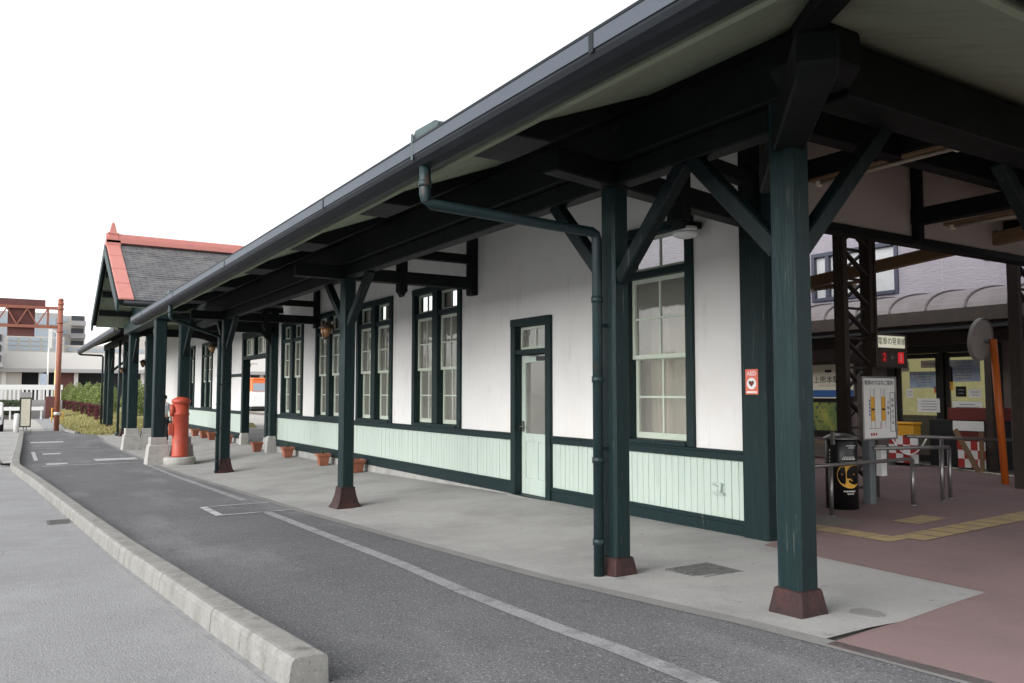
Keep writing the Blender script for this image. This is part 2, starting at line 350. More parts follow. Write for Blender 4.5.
# ------------------------------------------------------------------ ground sheets
GX = sorted(set([-60, -20, -8, -3] + [i * .5 for i in range(-4, 8)] + [4.25 + i * .215 for i in range(11)] + [7, 8, 9, 10, 12, 14, 16, 20, 30, 60]))
def interp(T, y): return tab(T, y)
def sheet(name, L, Rr, y0, y1, dz, m, step=.5, parent=None):
    """one sheet lying on the ground between two edges given as tables of (y, x)"""
    ys = [y0]
    while ys[-1] < y1 - 1e-6: ys.append(min(y1, ys[-1] + (step if ys[-1] < 30 else 2)))
    ys = sorted(set(ys + [t[0] for t in ZC + ZW + (L if isinstance(L, list) else []) + (Rr if isinstance(Rr, list) else []) if y0 < t[0] < y1]))
    v = []; rows = []
    for y in ys:
        a = interp(L, y) if isinstance(L, list) else L
        b = interp(Rr, y) if isinstance(Rr, list) else Rr
        row = []
        for g in [a] + GX + [b]:
            x = min(max(g, a), b); row.append(len(v)); v.append((x, y, zg(x, y) + dz))
        rows.append(row)
    mb = MB(); mb.v = v
    for r0, r1 in zip(rows, rows[1:]):
        for k in range(len(r0) - 1):
            if v[r0[k + 1]][0] - v[r0[k]][0] < 1e-6 and v[r1[k + 1]][0] - v[r1[k]][0] < 1e-6: continue
            mb.f.append((r0[k], r0[k + 1], r1[k + 1], r1[k])); mb.sm.append(True)
    return struct(obj(name, mb, m, parent, fixn=False))

KR = [(-4, 1.6), (3.8, 1.34), (4.83, 1.30), (6.37, 1.22), (8.52, 1.10), (11.25, .99), (15.47, .76), (19.06, .56), (22.8, .27), (25, .28), (32, .42), (44, .62)]   # kerb, bus-lane side
KL = [(-4, 1.42), (3.8, 1.17), (4.83, 1.13), (6.37, 1.05), (8.52, .93), (11.25, .82), (15.47, .59), (19.06, .38), (22.8, .08), (25, .09), (32, .23), (44, .43)]
PE = [(-4, 4.0), (2.2, 3.76), (2.88, 3.74), (3.79, 3.69), (5.62, 3.62), (7.92, 3.57), (11.97, 3.52), (15.82, 3.41), (21.18, 3.22), (26.9, 3.10), (34, 3.05), (40, 3.35), (47, 3.5)]  # pavement edge
mb = MB()
S = 900
for (a, b, c, d) in ((-S, S, 110, S), (-S, -60, -30, 110), (60, S, -30, 110), (-S, S, -S, -30)):
    mb.quad((a, c, -1.93), (b, c, -1.93), (b, d, -1.93), (a, d, -1.93))
gsheet = sheet('ground', -60.2, 60.2, -30.2, 110.2, -.03, M['ground'], 1.)
me = gsheet.data
n0 = len(me.vertices); me.vertices.add(len(mb.v))
o0 = ORG[gsheet.name]
for k, v in enumerate(mb.v): me.vertices[n0 + k].co = (v[0] - o0[0], v[1] - o0[1], v[2] - o0[2] - .012)
pl0 = len(me.polygons); lp0 = len(me.loops)
me.loops.add(4 * len(mb.f)); me.polygons.add(len(mb.f))
for k, f in enumerate(mb.f):
    for j, q in enumerate(f): me.loops[lp0 + 4 * k + j].vertex_index = n0 + q
    me.polygons[pl0 + k].loop_start = lp0 + 4 * k
me.update(calc_edges=True); me.validate()
sheet('road', -26, [(y, x + .09) for y, x in KL], -12, 46, 0, M['road'])
sheet('bus_lane', [(y, x + .10) for y, x in KL], [(y, x + .02) for y, x in PE], -6, 46, .004, M['asphalt'])
sheet('pavement', PE, 6.5, 2.90, 40, .0055, M['pave'])
PL = [(2.8, 11.75), (4.6, 13.0), (7.0, 14.8), (10.9, 16.75), (13, 17.0)]
sheet('red_paving', [(y, x + .02) for y, x in PE], 15.8, -4, 2.83, .0085, M['redpave'])
sheet('red_paving', [(2.83, 3.78), (3.13, 5.95)], PL, 2.83, 3.13, .0085, M['redpave'])
sheet('red_paving', [(3.13, 5.95), (4.68, 6.11), (5.3, 6.16), (5.45, 6.6), (5.6, 6.7)], PL, 3.13, 5.6, .0085, M['redpave'])
sheet('red_paving', 7.3, PL, 5.6, 7.0, .0085, M['redpave']); sheet('red_paving', 8.6, PL, 7.0, 13, .0085, M['redpave'])
sheet('track_bed', PL, 17.2, 2.88, 13, .004, M['trackbed'])
sheet('pavement_edging', [(y, x - .02) for y, x in PE], [(y, x + .11) for y, x in PE], -3, 38, .0085, M['edge'])
sheet('path', 1.6, 6.0, 46, 110, -.01, M['road'])
# worn lines on the bus lane
WL = [(-1, 2.72), (2.82, 2.72), (3.91, 2.74), (6.64, 2.93), (11.5, 3.07)]
sheet('road_marking', WL, [(y, x + .125) for y, x in WL], -1, 11.5, .009, M['line'])
sheet('road_marking', [(13.2, 3.16), (22.5, 3.02)], [(13.2, 3.28), (22.5, 3.13)], 13.2, 22.5, .009, M['line'])
def bar(x0, x1, y0, y1, m='line', sl=0.): sheet('road_marking', [(y0, x0), (y1, x0 + sl)], [(y0, x1), (y1, x1 + sl)], y0, y1, .012, M[m])
bar(2.55, 3.48, 11.52, 11.58, 'line_new'); bar(2.50, 3.46, 12.62, 12.68, 'line_new'); bar(2.44, 2.55, 11.52, 12.65, 'line_new')
bar(.75, 3.15, 23.5, 23.6, 'line_new'); bar(.86, 1.35, 23.9, 24.4, 'line_new'); bar(2.05, 3.1, 24.6, 25.4, 'line_new')
bar(.62, .72, 25.6, 29.4, 'line_new'); bar(.9, 1.38, 28.0, 28.5, 'line_new'); bar(.66, 2.7, 30.8, 31.0, 'line'); bar(.70, 1.78, 34.7, 35.5, 'line_new')
# concrete kerb of the island, with joints between its stones
def kerb_strip(name, Lt, Rt, y0, y1, h, ln, m):
    mb = MB(); y = y0
    while y < y1 - .05:
        a, b = y + .006, min(y + ln, y1) - .006
        seg = [a, (a + b) / 2, b]
        P = []
        for yy in seg:
            xl, xr = interp(Lt, yy), interp(Rt, yy); z = tab(ZC, yy)
            P.append([(xl - .03, yy, z - .1), (xl - .010, yy, z + h - .035), (xl - .003, yy, z + h - .015), (xl + .010, yy, z + h - .003), (xl + .03, yy, z + h), (xr - .02, yy, z + h), (xr - .006, yy, z + h - .005), (xr, yy, z + h - .02), (xr + .008, yy, z - .1)])
        for p, q in zip(P, P[1:]):
            for k in range(8): mb.quad(p[k], p[k + 1], q[k + 1], q[k], smooth=True)
        mb.quad(*P[0]); mb.quad(*P[-1])
        y += ln
    return struct(obj(name, mb, m, fixn=True))
kerb_strip('kerb', KL, KR, 3.80, 44, .145, 1.45, M['kerbc'])
IL = [(23, -.02), (26, -.25), (34, -.55), (44, -.7)]
kerb_strip('kerb', [(y, x - .16) for y, x in IL], IL, 24.6, 44, .12, 1.6, M['kerbc'])
sheet('traffic_island', IL, [(y, x + .02) for y, x in KL], 24, 44, .09, M['pave'])
# pale dusty margin along the kerb foot and the crack of the road
DL = []
yy = 3.0
while yy < 23:
    DL.append((yy, tab(KL, yy) - .055 - .008 * random.random())); yy += .13
sheet('gutter_strip', DL, KL, 3.0, 23, .004, M['dust'], .13)
# tactile yellow strips
mb = MB()
def strip(mb, pts, w, dz):
    for p, q in zip(pts, pts[1:]):
        p, q = Vector((*p, 0)), Vector((*q, 0)); d = (q - p).normalized(); nrm = Vector((-d.y, d.x, 0)) * w / 2
        n = max(1, int((q - p).length / .3))
        for k in range(n):
            a, b = p + (q - p) * (k / n), p + (q - p) * ((k + 1) / n - .012)
            mb.quad(*[(c.x, c.y, zg(c.x, c.y) + dz) for c in (a - nrm, b - nrm, b + nrm, a + nrm)])
strip(mb, [(7.45, 5.95), (7.45, 4.72)], .32, .014); strip(mb, [(7.62, 4.74), (10.3, 4.90), (13, 5.05)], .32, .015)
strip(mb, [(8.55, 5.35), (9.25, 5.42)], .30, .014)
struct(obj('tactile_paving', mb, M['yellow_tile'], fixn=False))
mb = MB(); strip(mb, [(13.0, 4.6), (14.8, 7.0), (16.8, 10.9), (17.2, 14)], .16, .02)
struct(obj('platform_edge_line', mb, M['cream'], fixn=False))
mb = MB()
for x in (18.2, 19.25, 26, 27.05): mb.box(x, x + .07, 14, 108, -1.9, -1.82)
struct(obj('tram_track', mb, M['rail']))
# grass bank
LW = [(40, 3.55), (42, 2.75), (45.7, 2.45), (70, 2.7), (95, 3.1)]
def lawn():
    mb = MB(); rows = []
    ys = [40 + 1.5 * k for k in range(37)]
    for y in ys:
        a = tab(LW, y); row = []
        for k in range(9):
            x = a + (10.5 - a) * k / 8
            z = -1.9 + .03 + .32 * min(1, k / 3) + random.uniform(-.02, .02)
            row.append(len(mb.v)); mb.v.append((x, y, z if 40 < y else -1.9))
        rows.append(row)
    for r0, r1 in zip(rows, rows[1:]):
        for k in range(8): mb.f.append((r0[k], r0[k + 1], r1[k + 1], r1[k])); mb.sm.append(True)
    return struct(obj('lawn', mb, M['lawn'], fixn=False))
lawn()
mb = MB()
for k in range(9000):
    y = 40.3 + random.random() ** 1.6 * 50; a = tab(LW, y); x = a + random.random() * 4.5
    t = min(1, (x - a) / (10.5 - a) * 8 / 3); z = -1.9 + .02 + .32 * t; h = random.uniform(.05, .12); w = random.uniform(.02, .05); an = random.uniform(0, 3.14)
    dx, dy = math.cos(an) * w, math.sin(an) * w; lx, ly = random.uniform(-.05, .05), random.uniform(-.05, .05)
    mb.quad((x - dx, y - dy, z), (x + dx, y + dy, z), (x + lx, y + ly, z + h))
tag(obj('grass', mb, leaf_mat('grass_blades', (.20, .21, .07), (.40, .33, .14)), fixn=False), 'short yellowing grass on the bank beyond the station pavement', 'grass', kind='stuff')
kerb_strip('kerb', [(y, x - .14) for y, x in LW], LW, 42.2, 90, .1, 2.2, M['kerbc'])

# ================================================================== STATION BUILDING
ST = thing('station_building', 'long wooden station with white plaster, mint boards and dark green canopy', 'station', 6.4, 20, -1.7)
XW = 6.4
OPEN = [(6.50, 7.56, -.60, 1.88), (9.26, 10.10, -1.7, 1.00), (11.92, 13.62, -.60, 1.85), (14.78, 16.48, -.60, 1.85), (17.56, 19.26, -.60, 1.85),
        (20.5, 22.2, -.60, 1.85), (23.78, 26.5, -1.8, 1.78), (31.45, 33.15, -.60, 1.85), (34.85, 36.4, -.60, 1.85)]
def pierced(x0, x1, y0, y1, z0, z1, ops):
    mb = MB(); ys = sorted({y0, y1} | {min(max(q, y0), y1) for o in ops for q in o[:2]}); zs = sorted({z0, z1} | {min(max(q, z0), z1) for o in ops for q in o[2:]})
    sol = lambda i, k: 0 <= i < len(ys) - 1 and 0 <= k < len(zs) - 1 and not any(o[0] <= (ys[i] + ys[i + 1]) / 2 <= o[1] and o[2] <= (zs[k] + zs[k + 1]) / 2 <= o[3] for o in ops)
    for i in range(len(ys) - 1):
        for k in range(len(zs) - 1):
            if not sol(i, k): continue
            a, b, c, d = ys[i], ys[i + 1], zs[k], zs[k + 1]
            mb.quad((x0, a, c), (x0, a, d), (x0, b, d), (x0, b, c)); mb.quad((x1, a, c), (x1, b, c), (x1, b, d), (x1, a, d))
            if not sol(i - 1, k): mb.quad((x0, a, c), (x1, a, c), (x1, a, d), (x0, a, d))
            if not sol(i + 1, k): mb.quad((x0, b, c), (x0, b, d), (x1, b, d), (x1, b, c))
            if not sol(i, k - 1): mb.quad((x0, a, c), (x0, b, c), (x1, b, c), (x1, a, c))
            if not sol(i, k + 1): mb.quad((x0, a, d), (x1, a, d), (x1, b, d), (x0, b, d))
    return mb
YE = 44.0
obj('wall', pierced(XW + .012, XW + .15, 5.6, YE, -.70, 3.12, OPEN), M['plaster'], ST, fixn=False)
# mint boards of the wainscot, one mesh, real gaps
def boards(y0, y1):
    mb = MB(); n = max(1, round((y1 - y0) / .098)); w = (y1 - y0) / n
    for k in range(n):
        a = y0 + k * w; d = random.uniform(-.0015, .0015)
        mb.box(XW + .008 + d, XW + .03, a + .0028, a + w - .0028, -1.32, -.70)
    mb.box(XW + .0215, XW + .15, y0, y1, -1.319, -.701)
    return mb
SEG = [(5.72, 9.17), (10.20, 22.66), (22.98, 23.62), (26.66, YE)]
for a, b in SEG:
    obj('wainscot', boards(a, b), M['mint'], ST)
    mb = MB().box(XW - .028, XW + .02, a, b, -.705, -.615); mb.box(XW - .045, XW + .02, a, b, -.630, -.600)
    obj('sill_rail', mb, M['green'], ST, .006)
    mb = MB().box(XW - .022, XW + .14, a, b, -1.50, -1.335); mb.box(XW - .034, XW + .02, a, b, -1.355, -1.310)
    obj('baseboard', mb, M['green'], ST, .006)
    obj('plinth', MB().box(XW - .005, XW + .15, a, b, -1.95, -1.502), M['plinth'], ST, .01)
obj('corner_post', MB().box(XW - .05, XW + .26, 5.40, 5.72, -1.52, 2.25), M['green'], ST, .012)
# end wall: return, lintel, white gable panel over the open passage
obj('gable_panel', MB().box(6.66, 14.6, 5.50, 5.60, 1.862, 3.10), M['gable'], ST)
obj('lintel', MB().box(6.67, 14.6, 5.46, 5.64, 1.765, 1.860), M['beam'], ST, .008)
obj('end_wall', MB().box(6.665, 6.82, 5.52, 5.58, -1.5, 1.76), M['plaster'], ST)
obj('end_post', MB().box(14.4, 14.6, 5.4, 5.7, -1.6, 1.76), M['green'], ST, .01)
obj('gable_post', MB().box(9.09, 9.21, 5.40, 5.498, 1.80, 2.72), M['beam'], ST, .01)
# rooms behind the windows: floors and back walls with openings towards the tracks
BACK = [(y, y + 1.3, 1.78, 2.75) for y in (8.4, 9.9, 11.5, 13.1, 14.7, 16.3, 17.9, 19.5, 21.1, 22.7, 24.3, 25.9)] + [(27.6, 37, -1.8, 2.75)]
obj('back_wall', pierced(8.30, 8.42, 7.0, 38, -1.8, 3.5, BACK), M['intwall'], ST, fixn=False)
obj('back_wall', pierced(7.12, 7.2, 5.6, 7.0, -1.5, 3.2, [(5.9, 6.95, .9, 2.4)]), M['intwall'], ST, fixn=False)
obj('room_wall', MB().box(7.2, 8.42, 6.9, 7.0, -1.5, 3.3), M['intwall'], ST)
obj('room_wall', MB().box(6.56, 8.3, 11.3, 11.4, -1.5, 3.3), M['intwall'], ST)
obj('room_wall', MB().box(6.56, 8.29, 22.7, 22.8, -1.5, 3.3), M['intwall'], ST)
obj('room_wall', MB().box(6.56, 8.29, 37.5, 37.6, -1.7, 3.3), M['intwall'], ST)
obj('room_floor', MB().box(6.56, 8.3, 5.6, 22.7, -1.6, -1.46), M['intfloor'], ST)
obj('room_floor', MB().box(6.42, 12.5, 22.85, 37.5, -1.9, -1.665), M['pave'], ST)

def frame_mb(y0, y1, z0, z1, t, xa, xb, mull=None, sill=.05, head=None):
    mb = MB(); h = head or t
    mb.box(xa, xb, y0, y0 + t, z0, z1 - h); mb.box(xa, xb, y1 - t, y1, z0, z1 - h); mb.box(xa - .006, xb, y0, y1, z1 - h, z1)
    mb.box(xa - .02, xb, y0 + t, y1 - t, z0, z0 + sill)
    if mull: mb.box(xa, xb, mull[0], mull[1], z0 + sill, z1 - h)
    return mb
def sash_mb(y0, y1, z0, z1, x, t=.05, nv=1, nh=1, th=.035, bt=None):
    mb = MB(); bt = bt or t
    mb.box(x, x + th, y0, y0 + t, z0, z1); mb.box(x, x + th, y1 - t, y1, z0, z1)
    mb.box(x + .001, x + th, y0 + t, y1 - t, z0, z0 + bt); mb.box(x + .001, x + th, y0 + t, y1 - t, z1 - t, z1)
    for k in range(nv):
        c = y0 + (y1 - y0) * (k + 1) / (nv + 1); mb.box(x + .004, x + th - .006, c - .012, c + .012, z0 + bt, z1 - t)
    for k in range(nh):
        c = z0 + (z1 - z0) * (k + 1) / (nh + 1); mb.box(x + .006, x + th - .008, y0 + t, y1 - t, c - .012, c + .012)
    return mb
def window(y0, y1, z1, double=True, label=None):
    z0 = -.60; t = .11; xa = XW - .035; xb = XW + .16
    mull = ((y0 + y1) / 2 - .10, (y0 + y1) / 2 + .10) if double else None
    mb = frame_mb(y0, y1, z0, z1, t, xa, xb, mull)
    halves = [(y0 + t, mull[0]), (mull[1], y1 - t)] if double else [(y0 + t, y1 - t)]
    for a, b in halves: mb.box(xa + .02, xb, a, b, 1.37, 1.455)
    w = obj('window', mb, M['green'], ST, .006)
    if label: w['label'] = label
    gp = MB(); tp = MB()
    for a, b in halves:
        s = obj('sash', sash_mb(a + .004, b - .004, 1.458, z1 - t - .003, XW + .06, .04, 1, 0), M['sash'], w)
        s = obj('sash', sash_mb(a + .004, b - .004, .40, 1.366, XW + .045, .05, 1, 1), M['sash'], w)
        s = obj('sash', sash_mb(a + .03, b - .004, -.545, .44, XW + .095, .05, 1, 1, bt=.07), M['sash'], w)
        for za, zb, x in ((1.49, z1 - t - .03, .078), (.44, 1.33, .063), (-.49, .40, .113)):
            (tp if za > 1.4 else gp).quad((XW + x, a + .04, zb), (XW + x, b - .04, zb), (XW + x, b - .04, za), (XW + x, a + .04, za))
    obj('pane', gp, M['glass'], w, fixn=False); obj('transom_pane', tp, M['clearglass'], w, fixn=False)
    return w
window(6.42, 7.62, 1.98, False)
window(11.82, 13.72, 1.92); window(14.68, 16.58, 1.92); window(17.46, 19.36, 1.92); window(20.4, 22.3, 1.92)
window(31.35, 33.25, 1.92); window(34.75, 36.5, 1.92)
# pale blinds hanging inside the double windows
for y0, y1 in ((11.95, 12.5), (12.8, 13.6), (14.8, 15.4), (15.75, 16.45), (17.6, 18.2), (18.6, 19.2), (20.55, 21.15), (21.5, 22.1)):
    mb = MB(); n = int((y1 - y0) / .085)
    for k in range(n):
        a = y0 + k * .085; mb.box(XW + .24 + .01 * (k % 2), XW + .25 + .01 * (k % 2), a, a + (.066 if k % 3 else .05), -.5, 1.40)
    obj('blind', mb, M['curtain'], ST)
mb = MB(); n = 44
for k in range(n):
    a, b = 6.42 + 1.22 * k / n, 6.42 + 1.22 * (k + 1) / n; f = lambda q: XW + .34 + .035 * math.sin(q * 41) + .02 * math.sin(q * 17)
    mb.quad((f(a), a, -.62), (f(b), b, -.62), (f(b), b, 1.05), (f(a), a, 1.05), smooth=True)
obj('net_curtain', mb, M['netcurtain'], ST, fixn=False)
# the small side door
mb = frame_mb(9.17, 10.20, -1.50, 1.09, .115, XW - .045, XW + .17, None, .012); mb.box(XW - .03, XW + .16, 9.285, 10.085, .56, .63)
dr = obj('door', mb, M['green'], ST, .008)
obj('step', MB().box(XW - .10, XW + .17, 9.17, 10.20, -1.62, -1.502), M['plinth'], ST, .01)
mb = MB(); x = XW + .085; y0, y1 = 9.29, 10.08
mb.box(x, x + .04, y0, y0 + .10, -1.485, .55); mb.box(x, x + .04, y1 - .10, y1, -1.485, .55); mb.box(x + .001, x + .04, y0 + .1, y1 - .1, -1.485, -1.25)
mb.box(x + .001, x + .04, y0 + .1, y1 - .1, -.72, -.60); mb.box(x + .001, x + .04, y0 + .1, y1 - .1, .44, .55)
mb.box(x + .013, x + .035, y0 + .1, y1 - .1, -1.25, -.72); mb.box(x + .001, x + .04, 9.655, 9.715, -1.25, -.72)
obj('leaf', mb, M['mint'], dr, .004)
obj('transom', sash_mb(9.29, 10.08, .635, .97, XW + .07, .04, 1, 0), M['sash'], dr)
mb = MB(); mb.quad((x + .02, y0 + .09, .45), (x + .02, y1 - .09, .45), (x + .02, y1 - .09, -.61), (x + .02, y0 + .09, -.61))
mb.quad((XW + .088, 9.32, .95), (XW + .088, 10.05, .95), (XW + .088, 10.05, .66), (XW + .088, 9.32, .66))
obj('pane', mb, M['glass'], dr, fixn=False)
mb = MB().lathe(0, 0, [(.0, 0), (.03, 0)]); mb = MB()
mb.tube([(x, 10.03, -.50), (x - .06, 10.03, -.50)], .012); mb.tube([(x - .06, 10.03, -.50), (x - .06, 9.93, -.50)], .012); mb.box(x - .008, x, 10.0, 10.06, -.58, -.42)
obj('handle', mb, M['steel'], dr)
obj('door_closer', MB().box(x - .05, x - .001, 9.4, 9.62, .46, .52).beam((x - .03, 9.6, .53), (x - .09, 9.85, .545), .02, .012), M['darkframe'], dr)
# the wide main doorway
mb = MB(); xa, xb = XW - .06, XW + .18
mb.box(xa, xb, 23.62, 23.80, -1.30, 1.90); mb.box(xa, xb, 26.48, 26.66, -1.30, 1.90); mb.box(xa - .006, xb, 23.62, 26.66, 1.72, 1.92); mb.box(xa, xb, 23.80, 26.48, 1.04, 1.16); mb.box(xa, xb, 25.07, 25.21, 1.16, 1.72)
dw = obj('doorway', mb, M['green'], ST, .01); dw['label'] = 'wide doorway open right through the building'
for y in (23.71, 26.57): obj('stone_foot', MB().lathe(XW + .04, y, [(.125, -1.72), (.125, -1.42), (.10, -1.302)], sq=True), M['stone'], dw, .01)
gp = MB()
for a, b in ((23.81, 25.06), (25.22, 26.47)):
    obj('sash', sash_mb(a, b, 1.17, 1.71, XW + .05, .05, 3, 0), M['sash'], dw)
    gp.quad((XW + .07, a + .04, 1.68), (XW + .07, b - .04, 1.68), (XW + .07, b - .04, 1.2), (XW + .07, a + .04, 1.2))
obj('pane', gp, M['glass'], dw, fixn=False)
for y0, y1 in ((22.99, 23.61), (26.67, 28.9)):
    obj('rail', MB().box(XW - .02, XW + .03, y0, y1, .52, .62), M['green'], ST, .005)
obj('wall_tap_pipe', MB().tube([(XW - .02, 6.05, -1.06), (XW - .02, 6.05, -.97), (XW - .02, 6.15, -.97)], .014).box(XW - .035, XW, 6.0, 6.17, -1.07, -1.055).box(XW - .03, XW, 6.03, 6.07, -.98, -.955), M['mint'], ST)

# ------------------------------------------------------------------ canopy frame
def column(x, y, w, zt, foot=True, zf=None, braces=((0, 1), (0, -1)), stone=False, run=.80, za=1.0, zb=1.72, shoe=.62):
    z = zg(x, y) if zf is None else zf
    mb = MB(); h = w / 2; c = .022
    zb0 = z + (shoe - .02 if foot else 0)
    if stone: zb0 = z + .70
    i = len(mb.v); ring = [(-h + c, -h), (h - c, -h), (h, -h + c), (h, h - c), (h - c, h), (-h + c, h), (-h, h - c), (-h, -h + c)]
    for zz in (zb0, zt): mb.v += [(x + a, y + b, zz) for a, b in ring]
    for j in range(8): mb.f.append((i + j, i + (j + 1) % 8, i + 8 + (j + 1) % 8, i + 8 + j)); mb.sm.append(False)
    mb.f += [tuple(i + j for j in range(8)), tuple(i + 8 + j for j in range(8))]; mb.sm += [False, False]
    o = obj('column', mb, M['green'], ST)
    if stone:
        obj('column_base', MB().lathe(x, y, [(.29, z - .06), (.235, z + .5), (.20, z + .5), (.20, z + .702)], sq=True), M['stone'], o, .012)
    elif foot:
        if shoe < .25: pr = [(h + .036, z - .05), (h + .036, z + .01), (h + .012, z + shoe - .012), (h + .004, z + shoe)]
        else: pr = [(h + .095, z - .05), (h + .095, z + .012), (h + .055, z + shoe * .28), (h + .028, z + shoe * .62), (h + .014, z + shoe - .022), (h + .018, z + shoe - .020), (h + .012, z + shoe)]
        obj('column_base', MB().lathe(x, y, pr, sq=True), M['iron'], o, .008)
    for dx, dy in braces:
        rn, zt_ = (.95, 1.90) if dx and y < 4 else (run, zb)
        p = Vector((x + dx * h * .9, y + dy * h * .9, za)); q = Vector((x + dx * (h + rn), y + dy * (h + rn), zt_))
        obj('brace', MB().beam(p, q, .105, .12), M['brace'], o, .012)
    return o
XC = 4.23
column(4.21, 3.36, .185, 1.88, braces=((0, 1), (1, 0)), shoe=.16, za=.92, run=.76)
column(4.215, 5.125, .17, 1.70, braces=((0, 1), (0, -1)), shoe=.15, run=.76, za=.92)
column(XC, 11.37, .19, 1.70, shoe=.31)
column(XC, 19.22, .205, 1.70, shoe=.32)
column(7.86, 3.36, .19, 1.88, braces=((1, 0), (-1, 0)), shoe=.22, run=.95)
column(11.6, 3.36, .19, 1.88, braces=((1, 0), (-1, 0)), shoe=.22, run=.95)
column(3.32, 22.8, .29, 1.95, stone=True, braces=((0, 1),)); column(3.92, 22.8, .26, 1.95, stone=True, braces=((0, -1),))
column(3.42, 29.0, .29, 1.95, stone=True, braces=((0, -1),)); column(3.92, 29.0, .28, 1.95, stone=True, braces=((0, 1),))
column(4.25, 38.5, .24, 2.2, shoe=.32)
column(4.25, 44.5, .26, 2.2, shoe=.32, braces=((0, -1),)); column(4.25, 46.6, .24, 2.2, shoe=.32, braces=((0, -1), (1, 0)))
# beams
def noseblock(mb, p, d, w, z0, z1, cut=.09, L=.29):
    """a beam end cut with a chamfer below"""
    p, d = Vector(p), Vector(d).normalized(); r = Vector((-d.y, d.x, 0)) * w / 2
    pts = [(0, z0), (L - .08, z0), (L, z0 + cut), (L, z1 - .03), (L - .03, z1), (0, z1)]
    mb.prism([tuple(p + d * a - r + Vector((0, 0, z))) for a, z in pts], r * 2)
mb = MB().box(4.09, 4.40, 3.30, 22.6, 1.872, 2.215)
noseblock(mb, (4.245, 3.299, 0), (0, -1, 0), .29, 1.90, 2.24, L=.36)
obj('eave_beam', mb, M['beam'], ST, .015)
mb = MB().box(4.405, 14.6, 3.05, 3.33, 1.862, 2.205)
noseblock(mb, (4.088, 3.19, 0), (-1, 0, 0), .27, 1.93, 2.235, L=.10)
obj('eave_beam', mb, M['beam'], ST, .015)
obj('eave_beam', MB().box(4.12, 4.36, 29.2, 47.2, 2.20, 2.50), M['beam'], ST, .015)
obj('girder', MB().box(4.15, 4.32, 3.46, 22.6, 1.70, 1.869), M['beam'], ST, .012)
obj('wall_plate', MB().box(4.14, 4.27, 3.30, 22.5, 2.217, 2.33), M['beam'], ST)
obj('wall_plate', MB().box(4.28, 13.0, 3.29, 3.41, 2.228, 2.335), M['beam'], ST)
obj('purlin', MB().box(5.02, 5.18, 4.30, 22.0, 2.22, 2.50), M['beam'], ST, .01)
obj('purlin', MB().box(5.185, 13.0, 4.32, 4.48, 2.20, 2.49), M['beam'], ST, .01)
# diagonal dragon beam and hip rafter over the corner column
dd = Vector((1, 1, 0)).normalized(); nn = Vector((1, -1, 0)).normalized() * .10
P0 = Vector((3.27, 2.42, 0)); mb = MB()
pts = [(0, 1.60), (0, 1.765), (.03, 1.79), (2.4, 1.79), (2.4, 1.545), (.09, 1.545)]
mb.prism([tuple(P0 + dd * a - nn + Vector((0, 0, z))) for a, z in pts], nn * 2)
obj('dragon_beam', mb, M['beam'], ST, .014)
mb = MB(); a, b = Vector((2.66, 1.69, 0)), Vector((9.0, 8.03, 0)); sl = .39
mb.prism([tuple(q + Vector((0, 0, z)) - nn * .8) for q, z in ((a, 1.63), (b, 1.63 + 6.34 * sl), (b, 1.72 + 6.34 * sl), (a, 1.72))], nn * 1.6)
obj('hip_rafter', mb, M['beam'], ST, .01)
# tie beams with their hangers, one frame at each column
def truss(y, yw=None, nose=True, king=True):
    yw = yw if yw is not None else y; k = (yw - y) / (6.4 - 4.23)
    Y = lambda x: y + k * (x - 4.23)
    mb = MB().beam((3.42 if nose else 4.0, Y(3.42 if nose else 4.0), 1.772), (6.40, Y(6.4), 1.775), .17, .19)
    obj('tie_beam', mb, M['beam'], ST, .012)
    if king:
        x = 5.10; mb = MB().box(x - .06, x + .06, Y(x) - .10, Y(x) + .10, 1.55, 2.22); mb.prism([(x - .05, Y(x) - .08, 1.55), (x + .05, Y(x) - .08, 1.55), (x, Y(x) - .08, 1.47)], (0, .16, 0))
        obj('king_post', mb, M['beam'], ST, .008)
        obj('upper_tie', MB().beam((5.19, Y(5.19), 2.17), (6.40, Y(6.4), 2.17), .14, .14), M['beam'], ST, .01)
    obj('wall_post', MB().box(6.29, 6.405, yw - .10, yw + .10, 1.58, 2.60), M['beam'], ST, .008)
truss(5.10, 5.56); truss(11.37); truss(19.22)
truss(22.8, nose=False, king=False)
for x, z0 in ((7.08, 2.24), (9.15, 2.0), (11.3, 2.1)):
    obj('tie_beam', MB().box(x - .08, x + .08, 3.47, 5.495, z0, z0 + .19), M['beam'], ST, .01)
# rafters that carry the soffit out to the gutter
SZ = lambda x: 2.30 + .39 * (x - 4.12)
y = 5.4
while y < 21:
    mb = MB(); x0, x1 = 4.41, 6.35
    mb.prism([(x0, y - .075, SZ(x0) - .14), (x1, y - .075, SZ(x1) - .17), (x1, y - .075, SZ(x1) + .02), (x0, y - .075, SZ(x0) + .02)], (0, .15, 0))
    obj('rafter', mb, M['beam'], ST, .01)
    y += 2.13
for k in range(7):
    y = 4.56 + 2.33 * k
    mb = MB(); mb.prism([(2.80, y, 1.768), (3.18, y, 1.768), (4.085, y, SZ(4.085) - .05), (4.085, y, SZ(4.085) + .01), (2.80, y, SZ(2.80) + .01)], (0, .60, 0))
    obj('outrigger', mb, M['beam'], ST, .01)
for x in (6.4, 8.6, 10.8, 12.9):
    mb = MB(); y0, y1 = 1.75, 5.45
    mb.prism([(x - .07, y0, SZ(y0 + .97) - .12), (x - .07, y1, SZ(y1 + .97) - .16), (x - .07, y1, SZ(y1 + .97) + .02), (x - .07, y0, SZ(y0 + .97) + .02)], (.14, 0, 0))
    if x > 8.0: obj('rafter', mb, M['beam'], ST, .01)
y = 31.5
